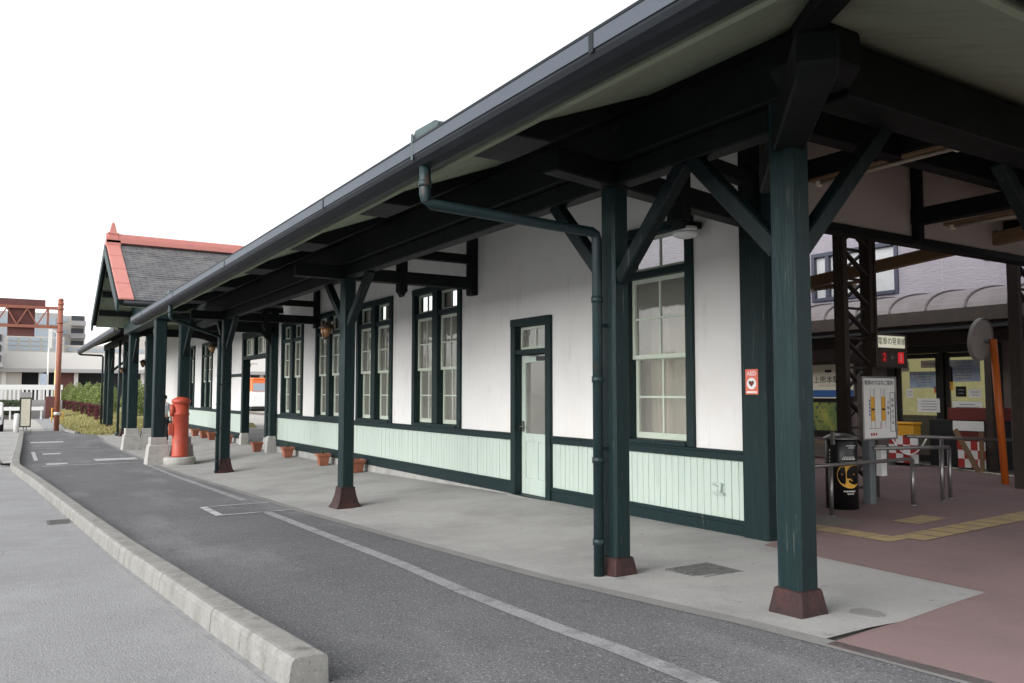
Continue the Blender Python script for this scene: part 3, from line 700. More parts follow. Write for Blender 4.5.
while y < 47:
    mb = MB(); x0, x1 = 3.2, 6.35; q = .36
    mb.prism([(x0, y - .07, SZ(x0) + q - .13), (x1, y - .07, SZ(x1) + q - .16), (x1, y - .07, SZ(x1) + q + .02), (x0, y - .07, SZ(x0) + q + .02)], (0, .14, 0))
    obj('rafter', mb, M['beam'], ST, .01); y += 2.6
# roof planes: soffit boards below, sheet above
def slope(name, pts, z0, t, m, parent=ST):
    mb = MB(); mb.prism([(x, y, z + z0) for x, y, z in pts], (0, 0, t)); return obj(name, mb, m, parent)
def pf(x, y): return (x, y, SZ(x))
def pe(x, y): return (x, y, SZ(y + .97))
XR = 9.2
F1 = [pf(2.52, 1.55), pf(2.52, 21.25), pf(4.9, 21.25), pf(4.9, 31), pf(XR, 31), pf(XR, 8.23)]
E1 = [pe(2.52, 1.55), pe(XR, 8.23), (14.8, 5.6, SZ(6.57)), (14.8, 1.55, SZ(2.52))]
slope('soffit', F1, 0, .03, M['soffit']); slope('soffit', E1, 0, .03, M['soffit'])
slope('roof_slope', F1, .032, .10, M['roof_green']); slope('roof_slope', E1, .032, .10, M['roof_green'])
F2 = [(x, y, z + .36) for x, y, z in (pf(3.05, 30.2), pf(3.05, 47.6), pf(XR, 47.6), pf(XR, 31.01), pf(4.9, 31.01), pf(4.9, 30.2))]
slope('soffit', F2, 0, .03, M['soffit']); slope('roof_slope', F2, .032, .10, M['roof_green'])
B1 = [(XR, 8.3, SZ(XR)), (XR, 47.6, SZ(XR)), (10.9, 47.6, SZ(XR) - .66), (10.9, 5.6, SZ(XR) - .66)]
slope('roof_slope', B1, .03, .10, M['roof_green'])
obj('end_wall', MB().box(6.55, 8.4, YE, YE + .15, -1.8, 3.5), M['plaster'], ST)
# gutters: pale upright face with a dark trough below it
def gutter(axis, c, a, b, z, s=1):
    """axis 'y': runs along Y at face X=c from a to b"""
    prof = [(.0, .105), (.0, 0.0), (.012, -.03), (.05, -.058), (.11, -.072), (.17, -.062), (.205, -.03), (.205, .08), (.19, .08), (.19, -.025), (.165, -.047), (.11, -.056), (.055, -.044), (.022, -.02), (.014, .0), (.014, .105)]
    mb = MB(); fm = MB()
    P = lambda u, q, t: (c + u * s, t, z + q) if axis == 'y' else (t, c + u * s, z + q)
    mb.prism([P(u, q, a) for u, q in prof], (0, b - a, 0) if axis == 'y' else (b - a, 0, 0))
    mb.prism([P(u, q, a) for u, q in ((-.012, .101), (.022, .101), (.022, .116), (-.012, .116))], (0, b - a, 0) if axis == 'y' else (b - a, 0, 0))
    g = obj('gutter', mb, M['gutter'], ST)
    f = [(-.008, .016), (-.001, .016), (-.001, .100), (-.008, .100)]
    fm.prism([P(u, q, a) for u, q in f], (0, b - a, 0) if axis == 'y' else (b - a, 0, 0))
    n = a + 1.6
    obj('gutter_face', fm, M['fascia'], g)
    jm = MB()
    while n < b:
        jm.prism([P(u, q, n) for u, q in ((-.012, .0), (-.0082, .0), (-.0082, .1005), (-.012, .1005))], (0, .035, 0) if axis == 'y' else (.035, 0, 0)); n += 4.03
    if jm.v: obj('gutter_joint', jm, M['gutter'], g)
    return g
gutter('y', 2.40, 1.46, 21.05, 1.685); gutter('x', 1.45, 2.42, 14.8, 1.685); gutter('y', 2.93, 30.2, 47.6, 2.09)
obj('eave_board', MB().box(2.60, 2.64, 1.66, 21.1, 1.62, 1.77), M['soffit'], ST)
obj('eave_board', MB().box(2.645, 14.8, 1.66, 1.70, 1.62, 1.77), M['soffit'], ST)
# rain hoppers on the gutter and their downpipes
def downpipe(yh, xc, yc, xg=2.49, zgut=1.66, bend=1.36, zb=None):
    mb = MB(); x1 = xc - .22
    z1 = bend - .05; zb = zg(xc, yc) if zb is None else zb
    mb.tube([(xg, yh, zgut), (xg, yh, bend + .07), (xg + .012, yh, bend + .03), (xg + .05, yh, bend), (x1 - .05, yc, z1), (x1 - .012, yc, z1 - .02), (x1, yc, z1 - .06), (x1, yc, zb)], .042, 12)
    for z in (zgut - .03, bend + .12): mb.tube([(xg, yh, z), (xg, yh, z + .045)], .048, 12)
    for z in (zb + .25, zb + .9, zb + 1.55, zb + 2.2): mb.tube([(x1, yc, z), (x1, yc, z + .05)], .049, 12)
    mb.box(x1 - .01, x1 + .14, yc - .01, yc + .01, zb + 1.0, zb + 1.03); mb.box(x1 - .01, x1 + .14, yc - .01, yc + .01, zb + 2.0, zb + 2.03)
    o = obj('downpipe', mb, M['pipe'], ST)
    hm = MB(); hm.prism([(xg - .08, yh - .30, 1.72), (xg - .08, yh + .05, 1.72), (xg - .08, yh + .05, 1.85), (xg - .08, yh + .0, 1.885), (xg - .08, yh - .30, 1.875), (xg - .08, yh - .36, 1.84)], (.22, 0, 0)); hm.box(xg - .105, xg - .092, yh - .0, yh + .03, 1.66, 1.86)
    obj('rain_hopper', hm, M['copper'], o, .02)
downpipe(5.16, 4.26, 5.14); downpipe(16.0, 4.26, 19.1)
obj('downpipe', MB().tube([(2.98, 47.4, 2.10), (2.98, 47.4, 2.02), (3.05, 47.4, 1.98), (4.05, 47.2, 1.94), (4.1, 47.2, 1.88), (4.1, 47.2, -1.9)], .05), M['pipe'], ST)
obj('downpipe', MB().tube([(4.05, 39.0, 2.3), (4.05, 39.0, -1.88)], .055).lathe(4.05, 39, [(.1, -1.9), (.1, -1.75), (.05, -1.7)]), M['pipe'], ST)

# ------------------------------------------------------------------ entrance porch with its gabled roof
GXF, YN, YF, YM = 2.26, 22.30, 29.80, 26.05
ZE, ZP = 2.34, 4.36
for sgn, ye in ((1, YN), (-1, YF)):
    def gp(x, y): return (x, y, ZP - (ZP - ZE) * abs(YM - y) / abs(YM - ye))
    sl = obj('porch_roof', MB().prism([gp(GXF, ye), gp(8.8, ye), gp(8.8, YM), gp(GXF, YM)], (0, 0, -.13)), M['beam'], ST)
    mb = MB(); L = math.hypot(YM - ye, ZP - ZE); n = 26
    for k in range(n):                                              # slate courses, each lapping the one below
        a, b = k / n, (k + 1) / n
        y0, y1 = ye + (YM - ye) * a, ye + (YM - ye) * b
        z0 = gp(0, y0)[2] + .030; z1 = gp(0, y1)[2] + .012
        mb.quad((GXF + .3, y0, z0), (8.8, y0, z0), (8.8, y1, z1), (GXF + .3, y1, z1), uv=[(0, L * a), (6, L * a), (6, L * b), (0, L * b)])
        mb.quad((GXF + .3, y0, z0 - .022), (8.8, y0, z0 - .022), (8.8, y0, z0), (GXF + .3, y0, z0), uv=[(0, L * a), (6, L * a), (6, L * a + .01), (0, L * a + .01)])
    obj('slates', mb, M['slate'], sl, fixn=False)
    mb = MB(); n = 4
    for k in range(n):
        a, b = k / n, (k + 1) / n - .006
        y0, y1 = ye + (YM - ye) * a - (.04 * sgn if k == 0 else 0), ye + (YM - ye) * b
        mb.prism([(GXF - .015, y0, gp(0, ye + (YM - ye) * a)[2] + .055), (GXF + .34, y0, gp(0, ye + (YM - ye) * a)[2] + .055), (GXF + .34, y1, gp(0, y1)[2] + .045), (GXF - .015, y1, gp(0, y1)[2] + .045)], (0, 0, -.05))
    obj('verge_tiles', mb, M['redtile'], sl, .008)
    obj('bargeboard', MB().prism([gp(GXF - .06, ye), gp(GXF - .06, YM), (GXF - .06, YM, ZP - .34), (GXF - .06, ye, ZE - .30)], (.055, 0, 0)), M['green'], sl)
    obj('porch_soffit', MB().prism([(GXF + .08, ye + .05 * sgn, ZE - .15), (3.3, ye + .05 * sgn, ZE - .15), (3.3, YM, ZP - .16), (GXF + .08, YM, ZP - .16)], (0, 0, -.02)), M['soffit'], sl)
    for q in (.25, .5, .75):
        yy = ye + (YM - ye) * q; z = gp(0, yy)[2] - .2
        obj('porch_purlin', MB().box(GXF + .09, 3.29, yy - .07, yy + .07, z - .17, z - .0), M['beam'], sl)
    obj('porch_gutter', MB().tube([(GXF + .1, ye - .06 * sgn, ZE - .07), (6.0, ye - .06 * sgn, ZE - .07)], .06), M['gutter'], sl)
mb = MB(); mb.prism([(GXF - .02, YM - .20, ZP + .03), (GXF - .02, YM - .20, ZP + .16), (GXF - .02, YM - .13, ZP + .17), (GXF - .02, YM - .11, ZP + .28), (GXF - .02, YM, ZP + .33), (GXF - .02, YM + .11, ZP + .28), (GXF - .02, YM + .13, ZP + .17), (GXF - .02, YM + .20, ZP + .16), (GXF - .02, YM + .20, ZP + .03)], (6.8, 0, 0))
obj('ridge_cap', mb, M['redtile'], ST)
obj('finial', MB().lathe(GXF + .16, YM, [(.20, ZP - .10), (.20, ZP + .11), (.15, ZP + .13), (.13, ZP + .27), (.15, ZP + .29), (.15, ZP + .33), (.10, ZP + .35), (.045, ZP + .62), (.0, ZP + .67)], sq=True), M['redtile'], ST, .01)
# gable infill and porch beams
mb = MB(); mb.prism([(3.3, YN + .5, 2.05), (3.3, YF - .5, 2.05), (3.3, YF - .5, 2.4), (3.3, YM, 4.15), (3.3, YN + .5, 2.4)], (.1, 0, 0))
obj('porch_gable', mb, M['green'], ST)
obj('porch_beam', MB().box(3.15, 3.45, 22.5, 29.4, 1.92, 2.25), M['green'], ST, .01)
for y in (22.8, 29.0):
    obj('porch_beam', MB().box(3.46, 6.38, y - .12, y + .12, 1.87, 2.12), M['beam'], ST, .01)
    obj('porch_panel', MB().box(3.5, 6.38, y - .03, y + .03, 2.121, 2.6), M['soffit'], ST)
    mb = MB(); yq = y
    arc = [(6.30 - .95 + .95 * math.sin(t), 1.30 + .57 - .0 - .57 * (math.cos(t)) if False else 1.86 - .95 * (1 - math.cos(t))) for t in [math.pi / 2 * k / 10 for k in range(11)]]
    mb.prism([(6.28, y - .07, 1.868)] + [(a, y - .07, min(1.868, b)) for a, b in reversed(arc)], (0, .14, 0))
    obj('curved_bracket', mb, M['beam'], ST)
    p = obj('wall_post', MB().box(6.21, 6.39, y - .085, y + .085, -1.225, 2.6), M['green'], ST, .012)
    obj('stone_foot', MB().lathe(6.27, y, [(.155, -1.75), (.135, -1.36), (.10, -1.22)], sq=True), M['stone'], p, .012)
obj('porch_ceiling', MB().box(3.46, 6.36, 22.95, 28.85, 2.28, 2.32), M['soffit'], ST)

# ================================================================== THINGS ON AND AROUND THE PLATFORM
# --- red pillar postbox
px_, py_ = 3.80, 22.35; pz = zg(px_, py_)
T = thing('postbox', 'red cylindrical pillar postbox on a round stone base beside the porch', 'postbox', px_, py_, pz)
obj('stone_base', MB().lathe(px_, py_, [(.39, pz - .05), (.39, pz + .17), (.36, pz + .20)], 32), M['stone'], T)
b0 = obj('body', MB().lathe(px_, py_, [(.215, pz + .20), (.215, pz + .25), (.20, pz + .26), (.20, pz + 1.28), (.215, pz + 1.29), (.215, pz + 1.33), (.195, pz + 1.34), (.195, pz + 1.58)], 32), M['post_red'], T)
obj('cap', MB().lathe(px_, py_, [(.20, pz + 1.58), (.235, pz + 1.60), (.235, pz + 1.65), (.21, pz + 1.69), (.12, pz + 1.74), (.0, pz + 1.755)], 32), M['post_red'], T)
mb = MB(); u = Vector((-.86, -.5, 0)).normalized(); r_ = Vector((-u.y, u.x, 0))
def obox(mb, c, u, r, a, b, z0, z1, w0, w1):
    pts = [c + r * s * w for s, w in ((-1, 0), (1, 0))]
    P = [c + u * a - r * w0, c + u * b - r * w1, c + u * b + r * w1, c + u * a + r * w0]
    mb.prism([(p.x, p.y, z0) for p in P], (0, 0, z1 - z0))
c = Vector((px_, py_, 0)); u2 = Vector((-1, .12, 0)).normalized(); r2 = Vector((-u2.y, u2.x, 0))
mb = MB(); obox(mb, c, u2, r2, .17, .29, pz + .76, pz + 1.06, .12, .12); obj('collection_door', mb, M['post_red'], T, .01)
mb = MB(); mb.tube([c + u2 * .16 + Vector((0, 0, pz + 1.40)), c + u2 * .26 + Vector((0, 0, pz + 1.40))], .16, 20); obj('slot_hood', mb, M['post_red'], T)
obj('slot', MB().beam(c + u2 * .262 + r2 * -.09 + Vector((0, 0, pz + 1.41)), c + u2 * .262 + r2 * .09 + Vector((0, 0, pz + 1.41)), .012, .035), M['black'], T)
text('post_mark', '〒', .16, M['white'], T, c + u2 * .296 + Vector((0, 0, pz + .92)), (R(90), 0, math.atan2(u2.y, u2.x) + R(90)), .003)

# --- flower pots along the wall
def make_pot(x, y, label):
    z = zg(x, y) + .01
    t = thing('flower_pot', label, 'flower pot', x, y, z, 'terracotta pots along the station wall')
    obj('pot', MB().lathe(x, y, [(.095, z), (.125, z + .20), (.148, z + .20), (.152, z + .265), (.13, z + .265), (.125, z + .235)], sq=True), M['terra'], t, .008)
    obj('soil', MB().lathe(x, y, [(.123, z + .22), (.11, z + .242), (.05, z + .248)], sq=True), M['soil'], t)
    return t
POTS = [(6.17, 15.95, 'terracotta pot just right of the third column, nearest of the row'),
        (6.15, 18.0, 'terracotta pot just left of the third column, second from the right'),
        (6.14, 20.75, 'terracotta pot under the fourth double window, right of the stone post foot'),
        (6.05, 23.45, 'terracotta pot standing at the right edge of the main doorway'),
        (6.16, 27.55, 'terracotta pot behind the column left of the main doorway'),
        (6.16, 30.1, 'terracotta pot in the far cluster, nearest to the downpipe'),
        (6.16, 31.4, 'terracotta pot in the middle of the far cluster of three'),
        (6.16, 33.1, 'terracotta pot farthest left, nearest to the red postbox')]
p0 = make_pot(*POTS[0])
for x, y, lb in POTS[1:]:
    c_ = copy_tree(p0); c_.location = (x, y, zg(x, y) + .01 + ZO); c_.rotation_euler = (0, 0, random.uniform(-.12, .12)); c_['label'] = lb
# dry sprigs in two of the pots
for (x, y) in ((6.15, 18.0), (6.14, 20.75)):
    mb = MB(); z = zg(x, y) + .27
    for k in range(16):
        a = random.uniform(0, 6.28); l = random.uniform(.05, .14); mb.tube([(x, y, z), (x + math.cos(a) * l * .6, y + math.sin(a) * l * .6, z + l)], .004, 4)
    tag(obj('plant', mb, M['leafd']), 'tiny dry sprig in the pot ' + ('left of the third column' if y < 19 else 'under the fourth double window'), 'plant', 'sprigs in the terracotta pots')

# --- lanterns on the columns
def lantern(x, y, z, ax, label):
    t = thing('wall_lantern', label, 'lantern', x, y, z, 'copper lanterns on the columns')
    obj('bracket', MB().tube([(ax, y, z + .02), (ax - .06, y, z + .08), (x, y, z + .08)], .012).box(ax - .012, ax, y - .05, y + .05, z - .08, z + .1), M['brass'], t)
    obj('cap', MB().lathe(x, y, [(.115, z - .01), (.11, z + .005), (.06, z + .045), (.022, z + .06), (.015, z + .085)], 16), M['brass'], t)
    obj('glass', MB().lathe(x, y, [(.04, z - .15), (.07, z - .085), (.082, z - .012)], 12), M['amber'], t)
    mb = MB()
    for k in range(4):
        a = k * math.pi / 2 + .6; cs, sn = math.cos(a), math.sin(a)
        mb.tube([(x + cs * .043, y + sn * .043, z - .153), (x + cs * .074, y + sn * .074, z - .085), (x + cs * .086, y + sn * .086, z - .01)], .006, 5)
    mb.lathe(x, y, [(.015, z - .185), (.043, z - .16), (.043, z - .145)], 10)
    obj('cage', mb, M['brass'], t)
    return t
lantern(4.02, 11.72, .98, 4.13, 'copper lantern with amber glass on the third column from the right')
lantern(3.98, 19.6, 1.08, 4.12, 'copper lantern with amber glass left of the fourth column')
lantern(3.72, 29.1, 1.02, 3.78, 'copper lantern on the farther pair of porch columns')
lantern(4.05, 38.3, 1.0, 4.14, 'small dark lantern at the far end of the canopy')
# --- ceiling lamps
def ceil_lamp(x, y, z, label):
    t = thing('ceiling_lamp', label, 'lamp', x, y, z, 'round white ceiling lamps')
    obj('rim', MB().lathe(x, y, [(.128, z - .055), (.128, z)], 28), M['white'], t)
    obj('globe', MB().lathe(x, y, [(.02, z - .12), (.08, z - .113), (.125, z - .092), (.138, z - .068), (.13, z - .05)], 28), M['lampwhite'], t)
    return t
ceil_lamp(6.2, 6.33, 1.80, 'round white lamp hanging above the rightmost window')
obj('lamp_batten', MB().box(6.08, 6.395, 6.27, 6.39, 1.802, 1.87), M['beam'], ST)
ceil_lamp(5.55, 23.6, 2.28, 'round white lamp on the porch ceiling by the doorway')
# --- wooden light fittings of the end canopy
def fitting(x, y0, y1, z, label):
    t = thing('strip_light', label, 'light fitting', x, (y0 + y1) / 2, z, 'wooden strip light fittings')
    obj('batten', MB().box(x - .06, x + .06, y0, y1, z - .035, z), M['brownwood'], t, .006)
    obj('tube', MB().tube([(x, y0 + .1, z - .058), (x, y1 - .1, z - .058)], .019), M['tubedust'], t)
    for y in (y0 + .06, y1 - .1): obj('holder', MB().box(x - .03, x + .03, y, y + .04, z - .09, z - .036), M['cream'], t)
fitting(7.08, 3.75, 5.35, 2.235, 'longer pale wooden strip light under the left end beam')
fitting(9.30, 4.2, 5.2, 1.995, 'shorter wooden strip light beside the right end beam')
# --- red sticker on the corner post
T = thing('sticker', 'small red notice with a heart in a white ring on the corner post', 'sticker', 6.346, 5.57, .0)
obj('sheet', MB().box(6.343, 6.349, 5.49, 5.65, -.02, .235), M['pinkred'], T)
mb = MB(); mb.tube([(6.3425, 5.57, .09), (6.340, 5.57, .09)], .058, 24); obj('ring', mb, M['white'], T)
mb = MB(); hp = []
for k in range(24):
    a = 2 * math.pi * k / 24; hx = 16 * math.sin(a) ** 3; hy = 13 * math.cos(a) - 5 * math.cos(2 * a) - 2 * math.cos(3 * a) - math.cos(4 * a)
    hp.append((6.3385, 5.57 - hx * .0022, .092 + hy * .0022))
mb.prism(hp, (-.001, 0, 0)); obj('heart', mb, M['darkred'], T)
text('lettering', 'AED', .062, M['white'], T, (6.342, 5.57, .19), FACE_NX, .001)
obj('strip', MB().box(6.341, 6.343, 5.505, 5.635, -.005, .012), M['white'], T)
# --- covers in the paving
def cover(name, x, y, w, l, label, cat, rnd=False, grate=False):
    mb = MB(); z = zg(x, y) + .008
    if rnd: mb.lathe(x, y, [(w / 2, z - .01), (w / 2, z + .006)], 28); mb.lathe(x, y, [(w * .4, z + .006), (w * .4, z + .008)], 28)
    elif grate:
        mb.box(x - w / 2, x - w / 2 + .03, y - l / 2, y + l / 2, z - .02, z); mb.box(x + w / 2 - .03, x + w / 2, y - l / 2, y + l / 2, z - .02, z)
        n = 9
        for k in range(n + 1):
            yy = y - l / 2 + l * k / n; mb.box(x - w / 2 + .03, x + w / 2 - .03, yy - .012, yy + .012, z - .02, z - .001)
    else:
        mb.box(x - w / 2, x + w / 2, y - l / 2, y + l / 2, z - .02, z + .004)
        for k in range(6):
            yy = y - l / 2 + l * (k + .5) / 6; mb.box(x - w / 2 + .05, x + w / 2 - .05, yy - .01, yy + .01, z + .003, z + .008)
    return tag(obj(name, mb, M['iron_dark'] if not rnd else M['edge']), label, cat)
cover('manhole_cover', 4.83, 4.76, .48, .42, 'square iron cover in the pavement between the two right columns', 'manhole cover')
cover('valve_cover', 4.55, 3.12, .20, .20, 'small round pale cover in the pavement beside the corner column', 'valve cover', True)
cover('drain_grate', .62, 12.2, .30, .42, 'iron drain grate in the road beside the kerb', 'drain grate', False, True)
mb = MB().box(.48, .76, 12.0, 12.4, zg(.6, 12.2) - .1, zg(.6, 12.2) + .0025)
struct(obj('drain_pit', mb, M['blackm']))
struct(obj('drain_surround', MB().box(.26, .465, 11.97, 12.43, zg(.4, 12.2) - .1, zg(.4, 12.2) + .005), M['dust']))

# --- tubular handrails
def rail_thing(label, posts, path, x, y):
    t = thing('handrail', label, 'handrail', x, y, zg(x, y), 'steel handrails by the platform entrance')
    obj('top_rail', MB().tube(path, .024, 12), M['steel'], t)
    for (a, b, zt) in posts: obj('post', MB().tube([(a, b, zg(a, b) - .02), (a, b, zt)], .026, 12).lathe(a, b, [(.05, zg(a, b)), (.05, zg(a, b) + .02)], 12), M['steel'], t)
rail_thing('steel handrail in front of the black advertising pillar', [(8.32, 6.13, -.87), (10.02, 6.15, -.87)], [(7.85, 6.12, -.86), (8.32, 6.13, -.865), (10.0, 6.15, -.865), (10.04, 6.15, -.90)], 9.2, 6.14)
rail_thing('steel handrail with two close posts right of the guide board', [(10.75, 6.18, -.76), (11.12, 6.28, -.77)], [(9.2, 6.16, -.70), (10.75, 6.18, -.745), (11.05, 6.25, -.752), (11.12, 6.28, -.79)], 10.5, 6.2)
rail_thing('long steel handrail running right in front of the ticket office doors', [(12.2, 7.0, -.70), (14.9, 7.0, -.83)], [(11.26, 7.0, -.645), (14.9, 7.0, -.83)], 13, 7.0)

# --- lattice masts
def mast(x0, x1, y, zt, label, w=.12, pitch=.62):
    t = thing('lattice_mast', label, 'mast', (x0 + x1) / 2, y, zg(x0, y), 'brown steel lattice masts')
    zb = zg(x0, y) - .05
    for x in (x0, x1): obj('leg', MB().box(x - w / 2, x + w / 2, y - .08, y + .08, zb, zt), M['rustbrown'], t)
    mb = MB(); z = zb + .2; k = 0
    while z + pitch < zt:
        mb.beam((x0 + w / 2, y - .03, z + pitch - .05), (x1 - w / 2, y - .03, z + .06), .03, .07, (0, 1, 0)); mb.beam((x0 + w / 2, y + .06, z + .06), (x1 - w / 2, y + .06, z + pitch - .05), .03, .05, (0, 1, 0)); mb.beam((x0 + w / 2, y + .015, z), (x1 - w / 2, y + .015, z), .03, .05, (0, 1, 0)); z += pitch
    obj('lacing', mb, M['rustbrown'], t)
    return t
mast(9.82, 10.42, 7.0, 5.5, 'brown lattice mast behind the black advertising pillar', .10, .42)
mast(13.15, 13.75, 6.32, 5.5, 'brown lattice mast at the right edge beside the orange pole', .10, .42)
# --- sloping brown beam with a light under it
T = thing('platform_beam', 'long varnished brown beam rising to the right behind the masts', 'beam', 11, 7, 1.9)
obj('timber', MB().beam((11.0, 9.4, 1.72), (11.0, 4.9, 2.075), .14, .17), M['brownwood'], T, .01)
for y in (9.3, 5.0): obj('hanger', MB().box(10.96, 11.04, y - .04, y + .04, 1.75, 3.75), M['rustbrown'], T)
fitting(10.9, 7.45, 8.35, 1.70, 'wooden strip light hanging under the rising brown beam')
# --- black advertising pillar
x, y = 9.04, 6.50; z = zg(x, y)
T = thing('advertising_pillar', 'black round pillar with a yellow crescent emblem behind the left handrail', 'pillar', x, y, z)
obj('body', MB().lathe(x, y, [(.195, z), (.195, z + .86), (.18, z + .88)], 32), M['black'], T)
obj('cap', MB().lathe(x, y, [(.215, z + .88), (.215, z + .90), (.15, z + .935), (.06, z + .955)], 32), M['steel'], T)
obj('cap_bracket', MB().box(x - .235, x - .20, y - .06, y - .02, z + .82, z + .98), M['steel'], T)
def on_pillar(a, zz, r=.1965): # angle measured from -Y towards +X
    return (x + math.sin(a) * r, y - math.cos(a) * r, zz)
mb = MB(); a0, z0c = R(-22), z + .44
for k in range(28):
    t0, t1 = R(40 + 280 * k / 28), R(40 + 280 * (k + 1) / 28)
    w0 = .11 * math.sin(math.pi * k / 28) + .004; w1 = .11 * math.sin(math.pi * (k + 1) / 28) + .004; ro = .165
    P = [(t0, ro), (t1, ro), (t1, ro - w1), (t0, ro - w0)]
    mb.quad(*[on_pillar(a0 + math.cos(t) * rr / .195, z0c + math.sin(t) * rr) for t, rr in P])
mb.quad(*[on_pillar(a0 + da / .195, z0c + dz, .197) for da, dz in ((-.11, .0), (.05, .0), (.05, .022), (-.11, .022))])
mb.quad(*[on_pillar(a0 + da / .195, z0c + dz, .197) for da, dz in ((-.06, -.09), (.03, -.075), (.0, -.04), (-.05, -.04))])
obj('crescent', mb, M['yellow'], T, fixn=False)
mb = MB()
for (a, zz, wd, h) in ((R(-15), .80, .14, .012), (R(-15), .775, .09, .010), (R(-25), .66, .15, .010), (R(-25), .63, .18, .022), (R(-25), .23, .16, .018), (R(-22), .20, .09, .014)):
    n = max(3, int(wd / .02))
    for k in range(n):
        b = a + (-wd / 2 + wd * k / n) / .195
        mb.quad(on_pillar(b, z + zz), on_pillar(b + wd / n * .7 / .195, z + zz), on_pillar(b + wd / n * .7 / .195, z + zz + h), on_pillar(b, z + zz + h))
for k in range(5): mb.quad(*[on_pillar(R(-100) + da, z + .55 + .045 * k + dz) for da, dz in ((0, 0), (.06, 0), (.06, .028), (0, .028))])
obj('print', mb, M['paper'], T, fixn=False)
# --- guide board on a post
def panel_text(name, body, size, m, T, c, off): return text(name, body, size, m, T, (c[0] + off[0], c[1] - .028, c[2] + off[1]), FACE_NY, .0006)
bx, by, bz = 9.765, 6.45, -.205; Wd, Hh = .70, .79
T = thing('guide_board', 'white tram stop guide board with two yellow bars on a grey post', 'notice board', 9.68, 6.5, zg(9.68, 6.5))
obj('post', MB().box(9.63, 9.75, 6.49, 6.61, -1.52, -.3), M['greypost'], T, .008)
obj('box', MB().box(9.745, 9.86, 6.40, 6.488, -1.10, -.70), M['paper'], T, .008)
obj('panel', MB().box(bx - Wd / 2, bx + Wd / 2, by - .025, by + .035, bz - Hh / 2, bz + Hh / 2), M['paper'], T)
fm = MB(); t_ = .022
fm.box(bx - Wd / 2 - t_, bx - Wd / 2, by - .04, by + .04, bz - Hh / 2 - t_, bz + Hh / 2 + t_); fm.box(bx + Wd / 2, bx + Wd / 2 + t_, by - .04, by + .04, bz - Hh / 2 - t_, bz + Hh / 2 + t_)
fm.box(bx - Wd / 2, bx + Wd / 2, by - .04, by + .04, bz - Hh / 2 - t_, bz - Hh / 2); fm.box(bx - Wd / 2, bx + Wd / 2, by - .04, by + .04, bz + Hh / 2, bz + Hh / 2 + t_)
obj('frame', fm, M['steel'], T, .004)
c = (bx, by, bz)
panel_text('title', '電車のりばのご案内', .070, M['ink'], T, c, (0, .33))
yb = MB(); kb = MB(); gb = MB(); rb = MB()
for dx in (-.145, .085): yb.box(bx + dx - .04, bx + dx + .04, by - .0275, by - .0255, bz - .17, bz + .15); kb.box(bx + dx - .035, bx + dx + .035, by - .029, by - .0278, bz - .03, bz - .005)
obj('yellow_bar', yb, M['yellow'], T)
for dx in (-.19, -.10, .04, .13): gb.box(bx + dx - .003, bx + dx + .003, by - .027, by - .0254, bz - .27, bz + .26)
for k in range(16):
    gb.box(bx - .13, bx - .115, by - .027, by - .0254, bz + .16 + .012 * (k % 8), bz + .166 + .012 * (k % 8)) if k < 8 else gb.box(bx + .08, bx + .10, by - .027, by - .0254, bz + .16 + .012 * (k % 8), bz + .166 + .012 * (k % 8))
for a, b, cc, d in ((.235, .345, .20, .206), (.235, .345, -.316, -.310), (.235, .241, -.31, .2), (.339, .345, -.31, .2)): kb.box(bx + a, bx + b, by - .029, by - .0255, bz + cc, bz + d)
obj('diagram', gb, M['greyink'], T); obj('outline', kb, M['ink'], T)
for k, ch in enumerate('電車のりば'): panel_text('lettering', ch, .055, M['ink'], T, c, (.29, .10 - .075 * k))
for k, ch in enumerate('上熊本'): panel_text('lettering', ch, .05, M['ink'], T, c, (.19, .07 - .07 * k))
for k in range(3): rb.box(bx - .2 + .05 * k, bx - .17 + .05 * k, by - .029, by - .0255, bz - .36, bz - .325)
rb.box(bx - .24, bx + .02, by - .028, by - .0254, bz - .268, bz - .262); rb.box(bx + .012, bx + .018, by - .028, by - .0254, bz - .262, bz - .18)
obj('red_print', rb, M['red'], T)
bb = MB()
for k in range(5): bb.box(bx - .225, bx - .205, by - .028, by - .0255, bz - .10 + .045 * k, bz - .07 + .045 * k)
obj('blue_print', bb, M['blue'], T)
# --- departure display
x0, x1, y, z0, z1 = 10.36, 11.10, 6.85, .36, .84
T = thing('departure_display', 'dark display box with lit white strip and red numerals 2 and 1', 'display', 10.7, 6.9, z0)
obj('case', MB().box(x0, x1, y - .02, y + .22, z0, z1), M['rustbrown'], T, .01)
obj('lit_strip', MB().box(x0 + .03, x1 - .08, y - .030, y - .021, z1 - .20, z1 - .03), M['litsign'], T)
text('lettering', '電車の発車順', .112, M['ink'], T, ((x0 + x1) / 2 - .025, y - .033, z1 - .115), FACE_NY, .0006)
for dx, mm in ((x0 + .17, 'redled_off'), (x1 - .17, 'redled_dim')): obj('lamp_field', MB().box(dx - .07, dx + .07, y - .0225, y - .0205, z0 + .06, z0 + .22), M[mm], T)
text('numeral', '1', .15, M['white'], T, (x1 - .17, y - .025, z0 + .14), FACE_NY, .0015); text('numeral', '2', .15, M['redled_dim'], T, (x0 + .17, y - .025, z0 + .14), FACE_NY, .0015)
text('arrow', '←', .13, M['greyink'], T, ((x0 + x1) / 2, y - .024, z0 + .14), FACE_NY, .0015)
obj('hanger', MB().box(x0 + .1, x0 + .14, y + .05, y + .1, z1, 3.7), M['rustbrown'], T)
